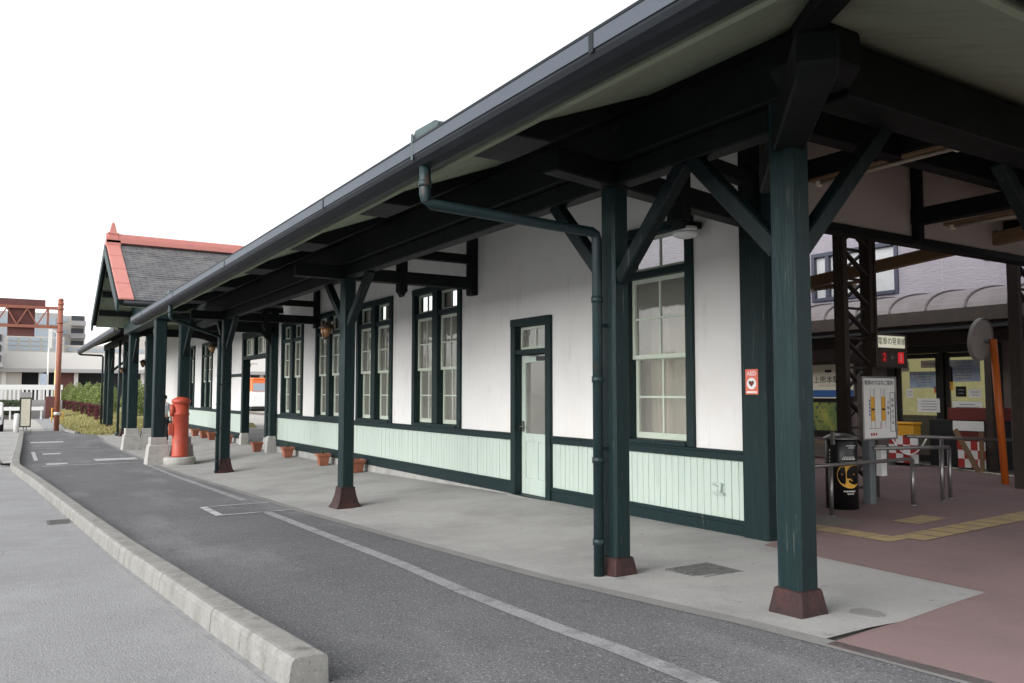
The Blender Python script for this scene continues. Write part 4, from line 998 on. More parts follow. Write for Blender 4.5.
# --- convex mirror on an orange pole
T = thing('traffic_mirror', 'round grey mirror on a leaning orange pole at the right', 'mirror', 13.6, 6.8, zg(13.6, 6.8))
obj('pole', MB().tube([(13.6, 6.78, -1.52), (13.42, 6.80, .86)], .055, 14), M['orange'], T)
mb = MB(); c0 = Vector((13.27, 6.93, .86)); d = Vector((-.02, .99, .13)).normalized()
mb.tube([c0 - d * .03, c0, c0 + d * .05, c0 + d * .09], [.32, .34, .28, .12], 28); obj('mirror_dish', mb, M['mirror'], T)
mb = MB(); mb.tube([c0 - d * .045, c0 + d * .02], [.345, .345], 28, cap=False); obj('rim', mb, M['mirror'], T, fixn=False)
obj('arm', MB().tube([c0 + d * .09, (13.44, 6.82, .80)], .025, 8), M['greypost'], T)

# ================================================================== TICKET OFFICE ACROSS THE TRACKS
XT = 17.0
T = thing('ticket_office', 'ticket office with lavender upper wall, curved awning and two dark glass doors', 'ticket office', XT + 2, 11, -1.6)
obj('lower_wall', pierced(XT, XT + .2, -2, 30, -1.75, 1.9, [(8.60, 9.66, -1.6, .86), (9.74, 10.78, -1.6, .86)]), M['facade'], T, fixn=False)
obj('upper_wall', pierced(XT - .02, XT + .25, -2, 30, 1.9, 6.0, [(10.6, 12.9, 2.25, 3.45), (6.3, 8.70, 2.72, 3.6), (15.0, 17.0, 2.25, 3.45)]), M['upper'], T, fixn=False)
obj('wall_joint', MB().box(XT - .024, XT - .016, 9.595, 9.61, 1.9, 6.0), M['greyink'], T)
obj('floor_slab', MB().box(XT + .2, XT + 5, -2, 30, -1.7, -1.55), M['intfloor'], T)
obj('roof', MB().box(XT - .3, XT + 8, -2.5, 30.5, 6.0, 6.3), M['bld_grey'], T)
obj('inner_wall', MB().box(XT + 2.2, XT + 2.3, 7.0, 13.0, -1.55, 1.9), M['litroom'], T)
obj('inner_wall', MB().box(XT + .3, XT + 2.2, 12.6, 12.7, -1.55, 1.9), M['litroom'], T)
obj('inner_counter', MB().box(XT + 1.6, XT + 1.9, 7.6, 12, -1.55, -.55), M['intwood'], T)
obj('ceiling', MB().box(XT + .2, XT + 8, -2, 30, 1.92, 2.0), M['intwall'], T)
obj('back_wall', MB().box(XT + 6, XT + 6.2, -2, 30, -1.7, 6), M['intwall'], T)
for (y0, y1, z0, z1, ml) in ((10.6, 12.9, 2.25, 3.45, 12.45), (6.3, 8.70, 2.72, 3.6, 7.5), (15.0, 17.0, 2.25, 3.45, 16)):
    w_ = obj('window', frame_mb(y0, y1, z0, z1, .09, XT - .06, XT + .1, (ml - .05, ml + .05), .08), M['navy'], T)
    obj('pane', MB().box(XT + .04, XT + .05, y0 + .05, y1 - .05, z0 + .05, z1 - .05), M['frosted'], w_)
fm = MB(); xa, xb = XT - .03, XT + .18
for a, b in ((8.45, 8.60), (9.66, 9.74), (10.78, 10.95)): fm.box(xa, xb, a, b, -1.58, 1.02)
fm.box(xa - .006, xb, 8.45, 10.95, .86, 1.02)
fr = obj('door_frame', fm, M['darkframe'], T)
for y0, y1 in ((8.62, 9.65), (9.75, 10.76)):
    mb = MB(); xd = XT + .02; t_ = .10
    mb.box(xd, xd + .05, y0, y0 + t_, -1.56, .85); mb.box(xd, xd + .05, y1 - t_, y1, -1.56, .85); mb.box(xd + .001, xd + .05, y0 + t_, y1 - t_, -1.56, -1.36); mb.box(xd + .001, xd + .05, y0 + t_, y1 - t_, .75, .85)
    dd_ = obj('door', mb, M['darkframe'], T)
    obj('pane', MB().box(xd + .02, xd + .028, y0 + .09, y1 - .09, -1.37, .77), M['doorglass'], dd_)
def paper(y, z, w, h, m, label, x=XT + .012, inner=True):
    t = thing('notice', label, 'notice', x, y, z, 'notices on the ticket office doors')
    obj('sheet', MB().box(x - .004, x, y - w / 2, y + w / 2, z - h / 2, z + h / 2), M[m], t)
    mb = MB(); n = max(2, int(h / .06))
    for k in range(1, n):
        zz = z + h / 2 - h * k / n; l = w * random.uniform(.45, .8); mb.box(x - .0062, x - .0042, y - l / 2, y + l / 2, zz - .008, zz + .008)
    obj('print', mb, M['greyink'], t); return t
paper(10.02, -.28, .50, .30, 'paper', 'white notice low on the left dark glass door')
paper(9.20, -.40, .62, .42, 'paper', 'wide pale notice low on the right dark glass door', XT + .036)
paper(10.12, .28, .66, .36, 'ltblue', 'bluish map on the left dark glass door', XT + .036)
paper(9.25, .46, .68, .46, 'ltblue', 'large bluish timetable high on the right dark glass door', XT + .036)
paper(10.55, .58, .18, .22, 'cream', 'small cream slip high on the left dark glass door', XT + .036)
paper(8.70, .20, .13, .22, 'pinkred', 'small red notice at the edge of the right dark glass door', XT + .012)
paper(8.74, .72, .16, .18, 'paper', 'small white notice at the top corner of the right door', XT + .012)
paper(9.55, .30, .14, .5, 'yellow', 'narrow yellow strip notice on the right dark glass door', XT + .036)
paper(9.98, .62, .40, .16, 'cream', 'cream strip of print above the bluish map on the left door', XT + .036)
paper(10.46, -.02, .16, .20, 'paper', 'small white slip at the left edge of the left door', XT + .036)
paper(9.32, .02, .22, .22, 'black', 'small black square notice in the middle of the right door', XT + .036)
paper(9.03, -.02, .26, .18, 'paper', 'small white notice right of the black square notice', XT + .036)
paper(9.80, .06, .20, .14, 'pinkred', 'small red slip near the right edge of the left door', XT + .036)
# curved awning with ribs
mb = MB(); rb = MB(); prof = []
for k in range(9):
    a = R(90 * k / 8); prof.append((XT - 1.55 * math.sin(a), 1.62 + .50 * math.cos(a)))
for (xa, za), (xb, zb) in zip(prof, prof[1:]): mb.quad((xa, -2, za), (xa, 30, za), (xb, 30, zb), (xb, -2, zb), smooth=True)
obj('awning', mb, M['awning'], T, fixn=False)
for k in range(16):
    y = 4.4 + .78 * k; rb = MB()
    for (xa, za), (xb, zb) in zip(prof, prof[1:]): rb.prism([(xa, y, za + .003), (xb, y, zb + .003), (xb - .004, y, zb + .035), (xa, y, za + .035)], (0, .045, 0))
    obj('awning_rib', rb, M['awnrib'], T)
obj('awning_fascia', MB().box(XT - 1.60, XT - 1.545, -2, 30, 1.36, 1.625), M['rustbrown'], T)
obj('awning_soffit', MB().box(XT - 1.54, XT - .03, -2, 30, 1.40, 1.44), M['rustbrown'], T)
obj('awning_pipe', MB().tube([(XT - 1.4, -2, 1.28), (XT - 1.4, 30, 1.28)], .05), M['greypost'], T)
obj('cross_beam', MB().box(XT - .10, XT - .01, -2, 30, 1.05, 1.30), M['rustbrown'], T)
for y in (8.05, 15): obj('awning_post', MB().box(XT - 1.35, XT - 1.22, y - .06, y + .06, -1.6, 1.40), M['rustbrown'], T)
# station name board and the picture below it
T = thing('station_name_board', 'white station name board with a blue band left of the lattice mast', 'sign', XT - .1, 12.6, -.15)
y0, y1 = 11.75, 13.15; x = XT - .10
obj('board', MB().box(x, x + .05, y0, y1, -.14, .68), M['cream'], T)
obj('band', MB().box(x - .004, x - .001, y0 + .01, y1 - .01, -.11, .06), M['blue'], T)
text('name', '上熊本駅前', .185, M['ink'], T, (x - .003, 12.42, .30), FACE_NX, .001)
text('name_small', 'かみくまもとえきまえ', .06, M['greyink'], T, (x - .003, 12.42, .165), FACE_NX, .001)
mb = MB()
for k in range(3): mb.tube([(x - .002, 12.45 + .06 * (k - 1), .52), (x - .006, 12.45 + .06 * (k - 1), .52)], .035, 14)
obj('emblem', mb, M['brass'], T)
for y in (y0, y1): obj('edge', MB().box(x - .01, x + .06, y - .015, y + .015, -.16, .70), M['steel'], T)
T = thing('poster', 'green landscape poster below the station name board', 'poster', x, 12.7, -.95)
obj('sheet', MB().box(x, x + .04, 11.9, 13.5, -.92, -.24), mat('poster_print', (.10, .16, .05), .6, [((.30, .30, .06), 3, .45, .6, None, 1), ((.03, .07, .04), 6, .52, .62, None, 1)]), T)
obj('frame', MB().box(x - .01, x + .05, 11.85, 13.55, -.99, -.925).box(x - .01, x + .05, 11.85, 13.55, -.238, -.19), M['darkframe'], T)
T = thing('bench', 'dark wooden bench below the green poster', 'bench', 16.3, 12.6, -1.6)
obj('seat', MB().box(16.1, 16.5, 11.6, 14, -1.2, -1.15), M['intwood'], T); 
for y in (11.8, 13.8): obj('leg', MB().box(16.15, 16.45, y - .03, y + .03, -1.62, -1.2), M['darkframe'], T)
# barriers, yellow box, dark red cabinet in front of the doors
def barrier(x, y, w, h, label, z=-1.55, n=4, m_=3):
    t = thing('checked_barrier', label, 'barrier', x, y, z, 'red and white checked barriers')
    cw, ch = w / n, h / m_; wm = MB(); rm = MB()
    for i in range(n):
        for k in range(m_):
            (rm if (i + k) % 2 else wm).box(x - .02, x + .02, y - w / 2 + cw * i, y - w / 2 + cw * (i + 1) - .001, z + .12 + ch * k, z + .12 + ch * (k + 1) - .001)
    obj('red_checks', rm, M['red'], t); obj('white_checks', wm, M['white'], t)
    for s in (-1, 1): obj('leg', MB().box(x - .12, x + .12, y + s * (w / 2 - .05) - .015, y + s * (w / 2 - .05) + .015, z - .02, z + .119), M['greypost'], t)
    return t
barrier(15.55, 9.72, .62, .55, 'red and white checked barrier with a white chain under a yellow box')
barrier(15.55, 8.35, .50, .50, 'narrower red and white checked barrier behind the leaning wooden board')
T = thing('chain', 'white plastic chain drooping across the checked barrier', 'chain', 15.5, 9.6, -1.2)
pts = [(15.50, 9.95 - .75 * k / 12, -.92 - .34 * (1 - (2 * k / 12 - 1) ** 2)) for k in range(13)]
obj('links', MB().tube(pts, .016, 8), M['white'], T)
T = thing('yellow_box', 'yellow plastic box standing above the checked barrier', 'box', 15.75, 9.9, -.92)
obj('box', MB().box(15.62, 15.92, 9.55, 10.15, -.90, -.66), M['yellow'], T, .02); obj('lid', MB().box(15.60, 15.94, 9.53, 10.17, -.658, -.61), M['yellow'], T, .015)
obj('stand', MB().box(15.66, 15.88, 9.6, 10.1, -1.6, -.902), M['darkframe'], T)
T = thing('cabinet', 'dark cabinet with a red top in front of the right door', 'cabinet', 16.2, 8.7, -1.58)
obj('body', MB().box(15.95, 16.35, 8.0, 9.4, -1.58, -.55), M['blackm'], T, .01); obj('top', MB().box(15.93, 16.37, 8.0, 9.0, -.548, -.30), M['darkred'], T, .01)
obj('notice', MB().box(15.925, 15.929, 8.3, 8.9, -.75, -.56), M['paper'], T); obj('panel', MB().box(15.940, 15.948, 8.3, 8.85, -1.15, -.76), M['darkred'], T)
T = thing('leaning_board', 'narrow brown plank leaning beside the dark cabinet', 'board', 15.4, 8.3, -1.55)
obj('plank', MB().beam((15.3, 8.05, -1.56), (15.5, 8.62, -.72), .04, .09), M['brownwood'], T); obj('upright', MB().box(15.28, 15.34, 8.0, 8.06, -1.56, -.72), M['brownwood'], T)

# ================================================================== PERSON under the porch
def skin_fig(name, V, Ed, rad, m, parent, root=0, lv=2):
    me = bpy.data.meshes.new(name); me.from_pydata([tuple(v) for v in V], Ed, []); o = bpy.data.objects.new(name, me); col.objects.link(o)
    o.modifiers.new('skin', 'SKIN'); 
    if not me.skin_vertices: me.skin_vertices.new()
    for k, r in enumerate(rad): 
        rr = r if isinstance(r, tuple) else (r, r)
        me.skin_vertices[0].data[k].radius = rr; me.skin_vertices[0].data[k].use_root = (k == root)
    s_ = o.modifiers.new('sub', 'SUBSURF'); s_.levels = lv; s_.render_levels = lv
    me.materials.append(m); o.parent = parent; ORG[o.name] = ORG[parent.name]; return o
pxx, pyy = 4.70, 31.0; pzz = zg(pxx, pyy) + .01
T = thing('person', 'person in grey shirt and black trousers standing behind the porch column', 'person', pxx, pyy, pzz)
body = [(0, 0, .95), (0, 0, 1.12), (0, 0, 1.32), (0, 0, 1.43), (0, .01, 1.50), (0, .02, 1.60), (0, .0, 1.67),
        (.17, 0, 1.37), (.23, .02, 1.12), (.24, -.06, .88), (.24, -.09, .80), (-.17, 0, 1.37), (-.23, .02, 1.12), (-.24, -.06, .88), (-.24, -.09, .80),
        (.09, 0, .88), (.10, -.01, .50), (.11, .02, .08), (.12, -.12, .03), (-.09, 0, .88), (-.10, .01, .50), (-.11, .04, .08), (-.12, -.10, .03)]
ed = [(0, 1), (1, 2), (2, 3), (3, 4), (4, 5), (5, 6), (3, 7), (7, 8), (8, 9), (9, 10), (3, 11), (11, 12), (12, 13), (13, 14), (0, 15), (15, 16), (16, 17), (17, 18), (0, 19), (19, 20), (20, 21), (21, 22)]
rad = [(.15, .10), (.13, .10), (.15, .11), (.09, .07), .05, (.085, .10), (.06, .07), .055, .042, .033, .035, .055, .042, .033, .035, .085, .06, .045, .04, .085, .06, .045, .04]
skin_fig('body', body, ed, rad, M['skin'], T)
sh = [0, 1, 2, 3, 7, 8, 11, 12]; mp_ = {k: i for i, k in enumerate(sh)}
skin_fig('shirt', [body[k] for k in sh], [(mp_[a], mp_[b]) for a, b in ed if a in mp_ and b in mp_], [tuple(q + .018 for q in (rad[k] if isinstance(rad[k], tuple) else (rad[k], rad[k]))) for k in sh], M['shirt'], T)
tr = [0, 15, 16, 17, 19, 20, 21]; mp_ = {k: i for i, k in enumerate(tr)}
skin_fig('trousers', [body[k] for k in tr], [(mp_[a], mp_[b]) for a, b in ed if a in mp_ and b in mp_], [tuple(q + .02 for q in (rad[k] if isinstance(rad[k], tuple) else (rad[k], rad[k]))) for k in tr], M['trousers'], T)
obj('hair', MB().lathe(pxx, pyy + .025, [(.098, pzz + 1.60), (.105, pzz + 1.66), (.085, pzz + 1.72), (.03, pzz + 1.75)], 14), M['hair'], T)

# ================================================================== STREET BEYOND
# --- hedge plants
def leaf_blob(cx, cy, z0, rx, ry, h, n, s, boxy=False):
    mb = MB()
    for k in range(n):
        while True:
            a, b, c = random.uniform(-1, 1), random.uniform(-1, 1), random.uniform(0, 1)
            if boxy: ok = max(abs(a), abs(b)) > .55 or c > .7
            else:
                q = (1 - abs(c - .35) ** 1.7 * 1.9) if c > .35 else (.72 + .28 * c / .35)
                d = math.hypot(a, b); ok = q > 0 and d < q * random.uniform(.93, 1.03) and d > q * .4
            if ok: break
        p = Vector((cx + a * rx, cy + b * ry, z0 + c * h)); u = Vector((random.gauss(0, 1), random.gauss(0, 1), random.gauss(0, 1))).normalized(); v = u.orthogonal().normalized(); l = s * random.uniform(.6, 1.3)
        mb.quad(p - u * l - v * l * .1, p - v * l * .5, p + u * l, p + v * l * .5)
    return mb
TREES = [(6.05, 66, 2.55, 'nearest to the station canopy'), (6.1, 73.5, 2.5, 'second from the station canopy'), (6.0, 81.5, 2.6, 'third from the station canopy'), (5.75, 90.5, 2.7, 'fourth from the station canopy'), (5.4, 97, 2.7, 'farthest, beside the brown gantry post'), (7.2, 59, 2.6, 'seen between the last two canopy columns'), (8.6, 56, 2.7, 'seen just right of the last canopy columns'), (10.4, 55, 2.8, 'seen through the gap beside the porch columns')]
for (x, y, h, lb) in TREES:
    t = thing('rounded_tree', 'clipped yellow green tree ' + lb, 'tree', x, y, -1.6, 'clipped trees in a row along the grass bank')
    obj('trunk', MB().tube([(x, y, -1.75), (x + .03, y, -1.0), (x, y, .2)], [.09, .06, .03], 8), M['bark'], t)
    obj('crown', leaf_blob(x, y, -1.52, 1.0, 1.0, h - .1, 3600, .075), M['leafg'], t, fixn=False)
SHR = [(4.75, 54.5, 'nearest and largest, beside the canopy columns'), (4.85, 61.0, 'second from the station'), (4.95, 68.5, 'third from the station'), (4.9, 77, 'fourth from the station'), (4.85, 86, 'fifth from the station'), (4.8, 96, 'farthest, by the gantry post')]
for (x, y, lb) in SHR:
    t = thing('red_shrub', 'dark red clipped shrub ' + lb, 'shrub', x, y, -1.6, 'dark red clipped shrubs on the grass bank')
    obj('foliage', leaf_blob(x, y, -1.62, .38, .38, .82, 1400, .05, True), M['leafr'], t, fixn=False)
    obj('stem', MB().tube([(x, y, -1.8), (x, y, -1.1)], .06, 6), M['bark'], t)
t = thing('bare_tree', 'pinkish brown shrubby tree seen between the porch columns', 'tree', 8.2, 46.0, -1.75)
obj('crown', leaf_blob(8.2, 46, -1.3, .9, .9, 3.3, 1500, .06), M['leafp'], t, fixn=False)
mb = MB()
for k in range(9):
    a = random.uniform(0, 6.28); mb.tube([(8.2, 46, -1.8), (8.2 + .2 * math.cos(a), 46 + .2 * math.sin(a), -.6), (8.2 + .6 * math.cos(a), 46 + .6 * math.sin(a), 1.4)], [.05, .03, .012], 6)
obj('branches', mb, M['bark'], t)
# --- gantry across the street
T = thing('gantry', 'reddish brown steel lattice gantry spanning the street with dark boards', 'gantry', 2.02, 46, -1.92)
for x in (2.02, -9.5):
    p = obj('post', MB().tube([(x, 46, -1.95), (x, 46, 4.62)], .122, 18).lathe(x, 46, [(.135, 4.62), (.09, 4.72)], 16), M['gantry'], T)
    mb = MB()
    for z in (3.0, 3.45, 4.15, 4.4): mb.lathe(x, 46, [(.145, z), (.145, z + .09)], 18)
    obj('collar', mb, M['gantry'], p)
    obj('white_band', MB().lathe(x, 46, [(.139, -1.12), (.139, -.98)], 18), M['paper'], p)
obj('chord', MB().box(-9.4, 1.9, 45.93, 46.07, 4.14, 4.28), M['gantry'], T); obj('chord', MB().box(-9.4, 1.9, 45.93, 46.07, 3.20, 3.34), M['gantry'], T)
mb = MB(); k = 0; x = 1.45
while x > -9:
    mb.beam((x, 45.98, 4.14), (x - .43, 45.98, 3.34), .06, .10, (0, 1, 0)); mb.beam((x - .43, 46.03, 3.34), (x - .86, 46.03, 4.14), .06, .10, (0, 1, 0)); x -= .86
mb.box(1.43, 1.53, 45.94, 46.06, 3.341, 4.139)
obj('web', mb, M['gantry'], T)
obj('board', MB().box(-3.4, 1.36, 46.15, 46.30, 4.16, 4.62), M['gantry_dark'], T, .01); obj('board', MB().box(-.22, .93, 46.15, 46.30, 2.78, 4.155), M['gantry_dark'], T, .01)
# --- bus stop sign
T = thing('bus_stop_sign', 'slim upright bus stop sign with a cream panel in a dark frame', 'bus stop sign', .66, 45.0, -1.83)
fm = MB().box(.42, .47, 44.95, 45.05, -1.66, -.24); fm.box(.85, .90, 44.95, 45.05, -1.66, -.24); fm.box(.47, .85, 44.95, 45.05, -1.66, -1.60); fm.box(.47, .85, 44.95, 45.05, -.30, -.24)
obj('frame', fm, M['darkframe'], T); obj('panel', MB().box(.47, .85, 44.96, 45.04, -1.60, -.30), M['cream'], T)
obj('header', MB().box(.44, .88, 44.96, 45.04, -.235, .02), M['bld_grey'], T)
mb = MB()
for k in range(12): mb.box(.51, .51 + .28 * random.uniform(.5, 1), 44.952, 44.958, -1.5 + .095 * k, -1.47 + .095 * k)
obj('print', mb, mat('faded_print', (.63, .59, .48), .8), T)
for x in (.60, .72): obj('leg', MB().box(x - .02, x + .02, 44.97, 45.03, -1.84, -1.661), M['greypost'], T)
obj('foot', MB().box(.40, .92, 44.8, 45.2, -1.90, -1.80), M['kerbc'], T, .02)
tag(obj('marker_post', MB().lathe(.30, 43.2, [(.11, -1.85), (.11, -1.0), (.07, -.96)], 14), M['white']), 'white marker post standing on the kerb left of the bus stop sign', 'marker post')
# --- parked white car whose nose just enters the frame
T = thing('parked_car', 'white small car parked at the left edge of the street', 'car', -1.0, 48, -1.92)
zc = -1.92
def car_section(s, pts): return [(-1.0 + px0, 48 + s, zc + pz0) for px0, pz0 in pts]
mb = MB(); prof = [(-2.0, .30), (-2.05, .62), (-1.95, .82), (-1.15, .95), (-.55, 1.42), (1.2, 1.45), (1.75, .98), (1.95, .9), (1.98, .35)]
mb.prism([(-1.0 - .74, 48 - a * 1.0, zc + b) for a, b in prof], (1.48, 0, 0)); obj('body', mb, M['white'], T, .06)
mb = MB(); mb.prism([(-1.0 - .746, 48 - a, zc + b) for a, b in ((-1.0, .98), (-.5, 1.36), (1.1, 1.38), (1.5, 1.0))], (1.492, 0, 0)); obj('side_glass', mb, M['bld_dark'], T)
obj('windscreen', MB().beam((-1.0, 46.36, zc + 1.03), (-1.0, 46.72, zc + 1.38), 1.2, .03), M['bld_dark'], T)
for dx in (-.68, .68):
    for dy in (-1.25, 1.25): obj('wheel', MB().tube([(-1.0 + dx - .1, 48 + dy, zc + .30), (-1.0 + dx + .1, 48 + dy, zc + .30)], .30, 20), M['blackm'], T)
for dx in (-.55, .55): obj('headlight', MB().box(-1.0 + dx - .14, -1.0 + dx + .14, 46.0, 46.05, zc + .60, zc + .74), M['frosted'], T)
# --- white fence, hedge and guard rail at the far side of the square
T = thing('white_fence', 'white railing fence in front of the far station building', 'fence', -3, 70, -1.92)
mb = MB(); x = -16
while x < 3.4: mb.box(x, x + .13, 69.95, 70.05, -.55, .20); x += .27
obj('pickets', mb, M['white'], T); obj('top_panel', MB().box(-16, 3.4, 69.93, 70.07, .20, .58), M['white'], T); obj('base_wall', MB().box(-16, 3.4, 69.9, 70.1, -1.95, -.56), M['bld_grey'], T)
tag(obj('hedge', leaf_blob(-4.5, 68.9, -1.6, 5.6, .5, 1.05, 5200, .10, True), M['leafd'], fixn=False), 'low dark clipped hedge in front of the white fence', 'hedge')
T = thing('guard_rail', 'low white guard rail in front of the dark hedge', 'guard rail', -4, 67, -1.92)
obj('beam', MB().box(-16, 2.1, 66.97, 67.03, -1.28, -1.02), M['white'], T)
for k in range(10): obj('post', MB().box(1.9 - 1.9 * k, 2.0 - 1.9 * k, 67.031, 67.1, -1.95, -1.0), M['white'], T)
tag(obj('gate_pier', MB().box(2.25, 3.1, 68.5, 69.2, -1.95, -.3), M['gantry_dark'], None, .02), 'dark brown brick pier at the end of the white fence', 'pier')
T = thing('yellow_barrier', 'small yellow tubular barrier beside the grass bank', 'barrier', 2.9, 60, -1.92)
obj('tube', MB().tube([(2.35, 60, -1.95), (2.35, 60, -1.0), (2.5, 60, -1.03), (2.95, 60, -1.3), (2.95, 60, -1.95)], .035), M['yellow'], T); obj('crossbar', MB().tube([(2.35, 60, -1.4), (2.95, 60, -1.6)], .025), M['yellow'], T)
T = thing('blue_sign', 'blue sign on a white pole before the far building', 'sign', 2.3, 72, -1.92)
obj('pole', MB().tube([(2.45, 72, -1.95), (2.45, 72, 4.2)], .06), M['bld_white'], T); obj('plate', MB().box(1.95, 2.40, 71.9, 71.95, .35, 1.45), M['ltblue'], T)
T = thing('street_pole', 'tall yellow and white street pole left of the gantry post', 'pole', 2.95, 71, -1.92)
obj('lower_pole', MB().tube([(2.95, 71, -1.95), (2.95, 71, 1.8)], .10), mat('pale_yellow', (.60, .50, .22), .6), T); obj('upper_pole', MB().tube([(2.95, 71, 1.8), (2.95, 71, 4.6), (2.6, 71, 4.8)], .07), M['bld_white'], T); obj('plate', MB().box(2.35, 2.62, 70.9, 70.95, 3.4, 4.9), M['bld_white'], T)
# --- far buildings
def facade_box(T, x0, x1, y0, y1, z0, z1, m): return obj('wall', MB().box(x0, x1, y0, y1, z0, z1), m, T)
T = thing('terminal_building', 'wide cream station building with dark open bays beyond the square', 'building', 0, 105, -1.93)
facade_box(T, -40, 30, 100, 118, 2.55, 4.35, M['bld_white'])
obj('canopy', MB().box(-40, 30, 98.5, 101, 2.15, 2.54), M['bld_grey'], T)
obj('recess', MB().box(-40, 30, 104, 118, -1.95, 2.5), M['bld_dark'], T)
for x in [-.6 + 3.35 * k for k in range(-11, 9)]: obj('pillar', MB().box(x - .2, x + .2, 99.8, 100.3, -1.95, 2.14), M['bld_white'], T)
obj('bay_wall', MB().box(-2.6, 1.0, 99.9, 103, -1.95, 2.14), M['bld_beige'], T); obj('bay_wall', MB().box(4.6, 6.0, 100, 103, -1.95, 2.14), M['gantry_dark'], T)
facade_box(T, -.6, 4.9, 101, 116, 4.36, 6.1, M['bld_beige'])
for k in range(5):
    for j in range(3): obj('window', MB().box(-.35 + 1.05 * k, .5 + 1.05 * k, 100.93, 100.99, 4.55 + .5 * j, 4.95 + .5 * j), M['bld_glass'], T)
facade_box(T, 4.91, 30, 102, 117, 4.36, 5.3, M['bld_beige'])
for k in range(14): obj('window', MB().box(5.3 + .8 * k, 5.85 + .8 * k, 101.9, 101.98, 4.6, 5.0), M['bld_glass'], T)
obj('green_sign', MB().box(7.25, 7.5, 103.8, 103.95, .3, 1.3), mat('exit_green', (.02, .35, .15), .5), T)
T = thing('apartment_block', 'tall grey apartment block with balconies behind the cream building', 'building', 8.3, 145, -1.93)
facade_box(T, 5.8, 9.6, 141, 152, -1.9, 11.9, M['bld_beige'])
for k in range(5):
    z = 2.6 + 1.95 * k
    obj('window', MB().box(7.7, 9.4, 140.9, 140.98, z + .75, z + 1.5), M['bld_dark'], T); obj('balcony', MB().box(7.6, 9.65, 139.9, 140.89, z - .1, z + .65), M['bld_grey'], T)
    obj('window', MB().box(6.2, 7.2, 140.9, 140.98, z + .5, z + 1.3), M['bld_glass'], T)
T = thing('office_block', 'grey office block with window bands behind the brown gantry', 'building', 0, 135, -1.93)
facade_box(T, -30, 5.7, 131, 140, -1.9, 11.3, M['bld_grey'])
for k in range(4): obj('window_band', MB().box(-29.5, 5.2, 130.9, 130.98, 4.2 + 1.8 * k, 5.2 + 1.8 * k), M['bld_glass'], T)
T = thing('slab_block', 'dark glazed block at the left edge beyond the square', 'building', -6, 98, -1.93)
facade_box(T, -22, -.72, 96.5, 99.7, 2.56, 6.2, M['bld_grey'])
for k in range(3): obj('window_band', MB().box(-21.8, -.9, 96.4, 96.48, 3.1 + 1.05 * k, 3.8 + 1.05 * k), M['bld_dark'], T)
T = thing('street_building', 'long beige shop building across the street, mirrored in the station windows', 'building', -30, 18, -1.93)
facade_box(T, -40, -29, -10, 60, -1.9, 2.9, M['bld_beige'])
for k in range(12): obj('window', MB().box(-28.99, -28.9, -8 + 5.5 * k, -5 + 5.5 * k, 1.2, 2.3), M['bld_dark'], T); obj('shopfront', MB().box(-28.99, -28.9, -8.5 + 5.5 * k, -4.5 + 5.5 * k, -1.7, .6), M['bld_glass'], T)
# --- the tram seen through the doorway, with the viaduct behind it
T = thing('tram', 'orange and white tram seen through the main doorway', 'tram', 22.3, 90, -1.9)
x0, x1, y0, y1 = 21.0, 23.3, 84, 96
obj('body', MB().box(x0, x1, y0, y1, -1.45, .10), M['white'], T, .08); obj('upper_body', MB().box(x0 + .02, x1 - .02, y0 + .02, y1 - .02, .102, 1.25), M['tramorange'], T, .08)
obj('roof', MB().box(x0 + .1, x1 - .1, y0 + .1, y1 - .1, 1.252, 1.52), M['tramorange'], T, .1); obj('windscreen', MB().box(x0 + .2, x1 - .2, y0 - .03, y0 + .015, .16, .95), M['bld_glass'], T)
for k in range(6): obj('side_window', MB().box(x0 - .02, x0 + .018, y0 + .8 + 1.9 * k, y0 + 2.2 + 1.9 * k, .2, .95), M['bld_glass'], T)
obj('skirt', MB().box(x0 + .1, x1 - .1, y0 + .1, y1 - .1, -1.75, -1.452), M['blackm'], T)
for dx in (.35, 1.95): obj('headlight', MB().tube([(x0 + dx, y0 - .04, -.5), (x0 + dx, y0 + .02, -.5)], .12, 14), M['lampwhite'], T)
for yy in (86, 94): obj('bogie', MB().box(x0 + .3, x1 - .3, yy - .9, yy + .9, -1.9, -1.752), M['blackm'], T)
obj('pantograph', MB().tube([(22.2, 89, 1.52), (22.2, 90.2, 2.3), (22.2, 89, 3.1)], .04).box(21.5, 22.9, 88.95, 89.05, 3.1, 3.16), M['greypost'], T)
T = thing('viaduct', 'pale concrete railway viaduct behind the tram', 'viaduct', 35, 118, -1.93)
obj('deck', MB().box(12, 90, 120, 130, 6.0, 8.6), M['bld_beige'], T)
for k in range(8): obj('pier', MB().box(20 + 8 * k, 22.5 + 8 * k, 121, 129, -1.95, 5.99), M['bld_grey'], T)
T = thing('yard_building', 'grey low shed under the viaduct behind the tram', 'building', 34, 118, -1.93)
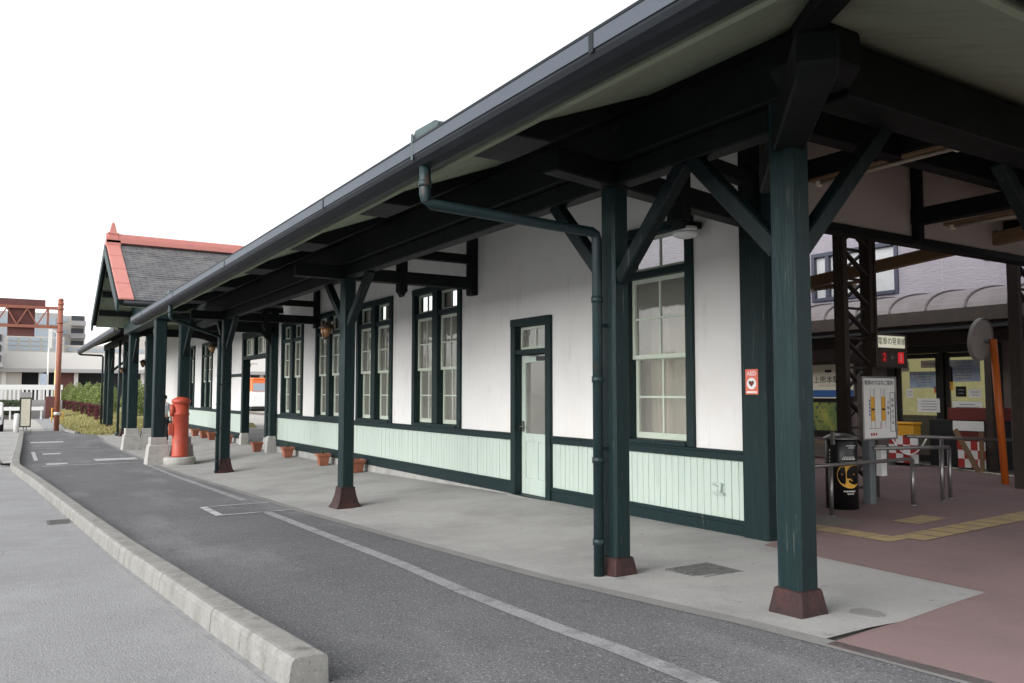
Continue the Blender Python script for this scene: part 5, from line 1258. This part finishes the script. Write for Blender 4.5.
obj('wall', MB().box(24, 60, 115, 119, -1.95, 4.0), M['bld_grey'], T)
for k in range(6): obj('window', MB().box(25 + 5 * k, 28 + 5 * k, 114.9, 114.98, -.2, 2.2), M['bld_dark'], T)

# ================================================================== LIGHT, AIR, CAMERA
w = bpy.data.worlds.new('World'); scene.world = w; w.use_nodes = True
nt = w.node_tree; nt.nodes.clear()
sky = nt.nodes.new('ShaderNodeTexSky'); sky.sky_type = 'NISHITA'; sky.sun_disc = False
SUN_EL, SUN_AZ = 27, 262          # azimuth measured from +Y (away along the platform) clockwise
sky.sun_elevation = R(SUN_EL); sky.sun_rotation = R(SUN_AZ); sky.air_density = 1.0; sky.dust_density = 1.5; sky.ozone_density = 1.0
hs = nt.nodes.new('ShaderNodeHueSaturation'); hs.inputs['Saturation'].default_value = .10
bg = nt.nodes.new('ShaderNodeBackground'); bg.inputs[1].default_value = .15
wo = nt.nodes.new('ShaderNodeOutputWorld')
nt.links.new(sky.outputs[0], hs.inputs['Color']); nt.links.new(hs.outputs[0], bg.inputs[0]); nt.links.new(bg.outputs[0], wo.inputs[0])
sd = bpy.data.lights.new('sun', 'SUN'); sd.energy = .6; sd.angle = R(50); sd.color = (1, .97, .93)
so = bpy.data.objects.new('sun', sd); col.objects.link(so)
dirv = Vector((math.sin(R(SUN_AZ)) * math.cos(R(SUN_EL)), math.cos(R(SUN_AZ)) * math.cos(R(SUN_EL)), math.sin(R(SUN_EL))))
so.rotation_euler = (-dirv).to_track_quat('-Z', 'Y').to_euler(); so.location = (0, 0, 30)
cd = bpy.data.cameras.new('camera'); cd.lens = 28.125; cd.sensor_width = 36; cd.clip_end = 3000; cd.clip_start = .05
co = bpy.data.objects.new('camera', cd); col.objects.link(co); co.location = (0, 0, ZO)
co.rotation_euler = (R(90 + 3.648), 0, -R(32.058)); scene.camera = co
scene.render.resolution_x = 1024; scene.render.resolution_y = 683
vs = scene.view_settings; vs.view_transform = 'Standard'; vs.look = 'None'; vs.gamma = 1; vs.use_curve_mapping = False
vs.exposure = 1.35
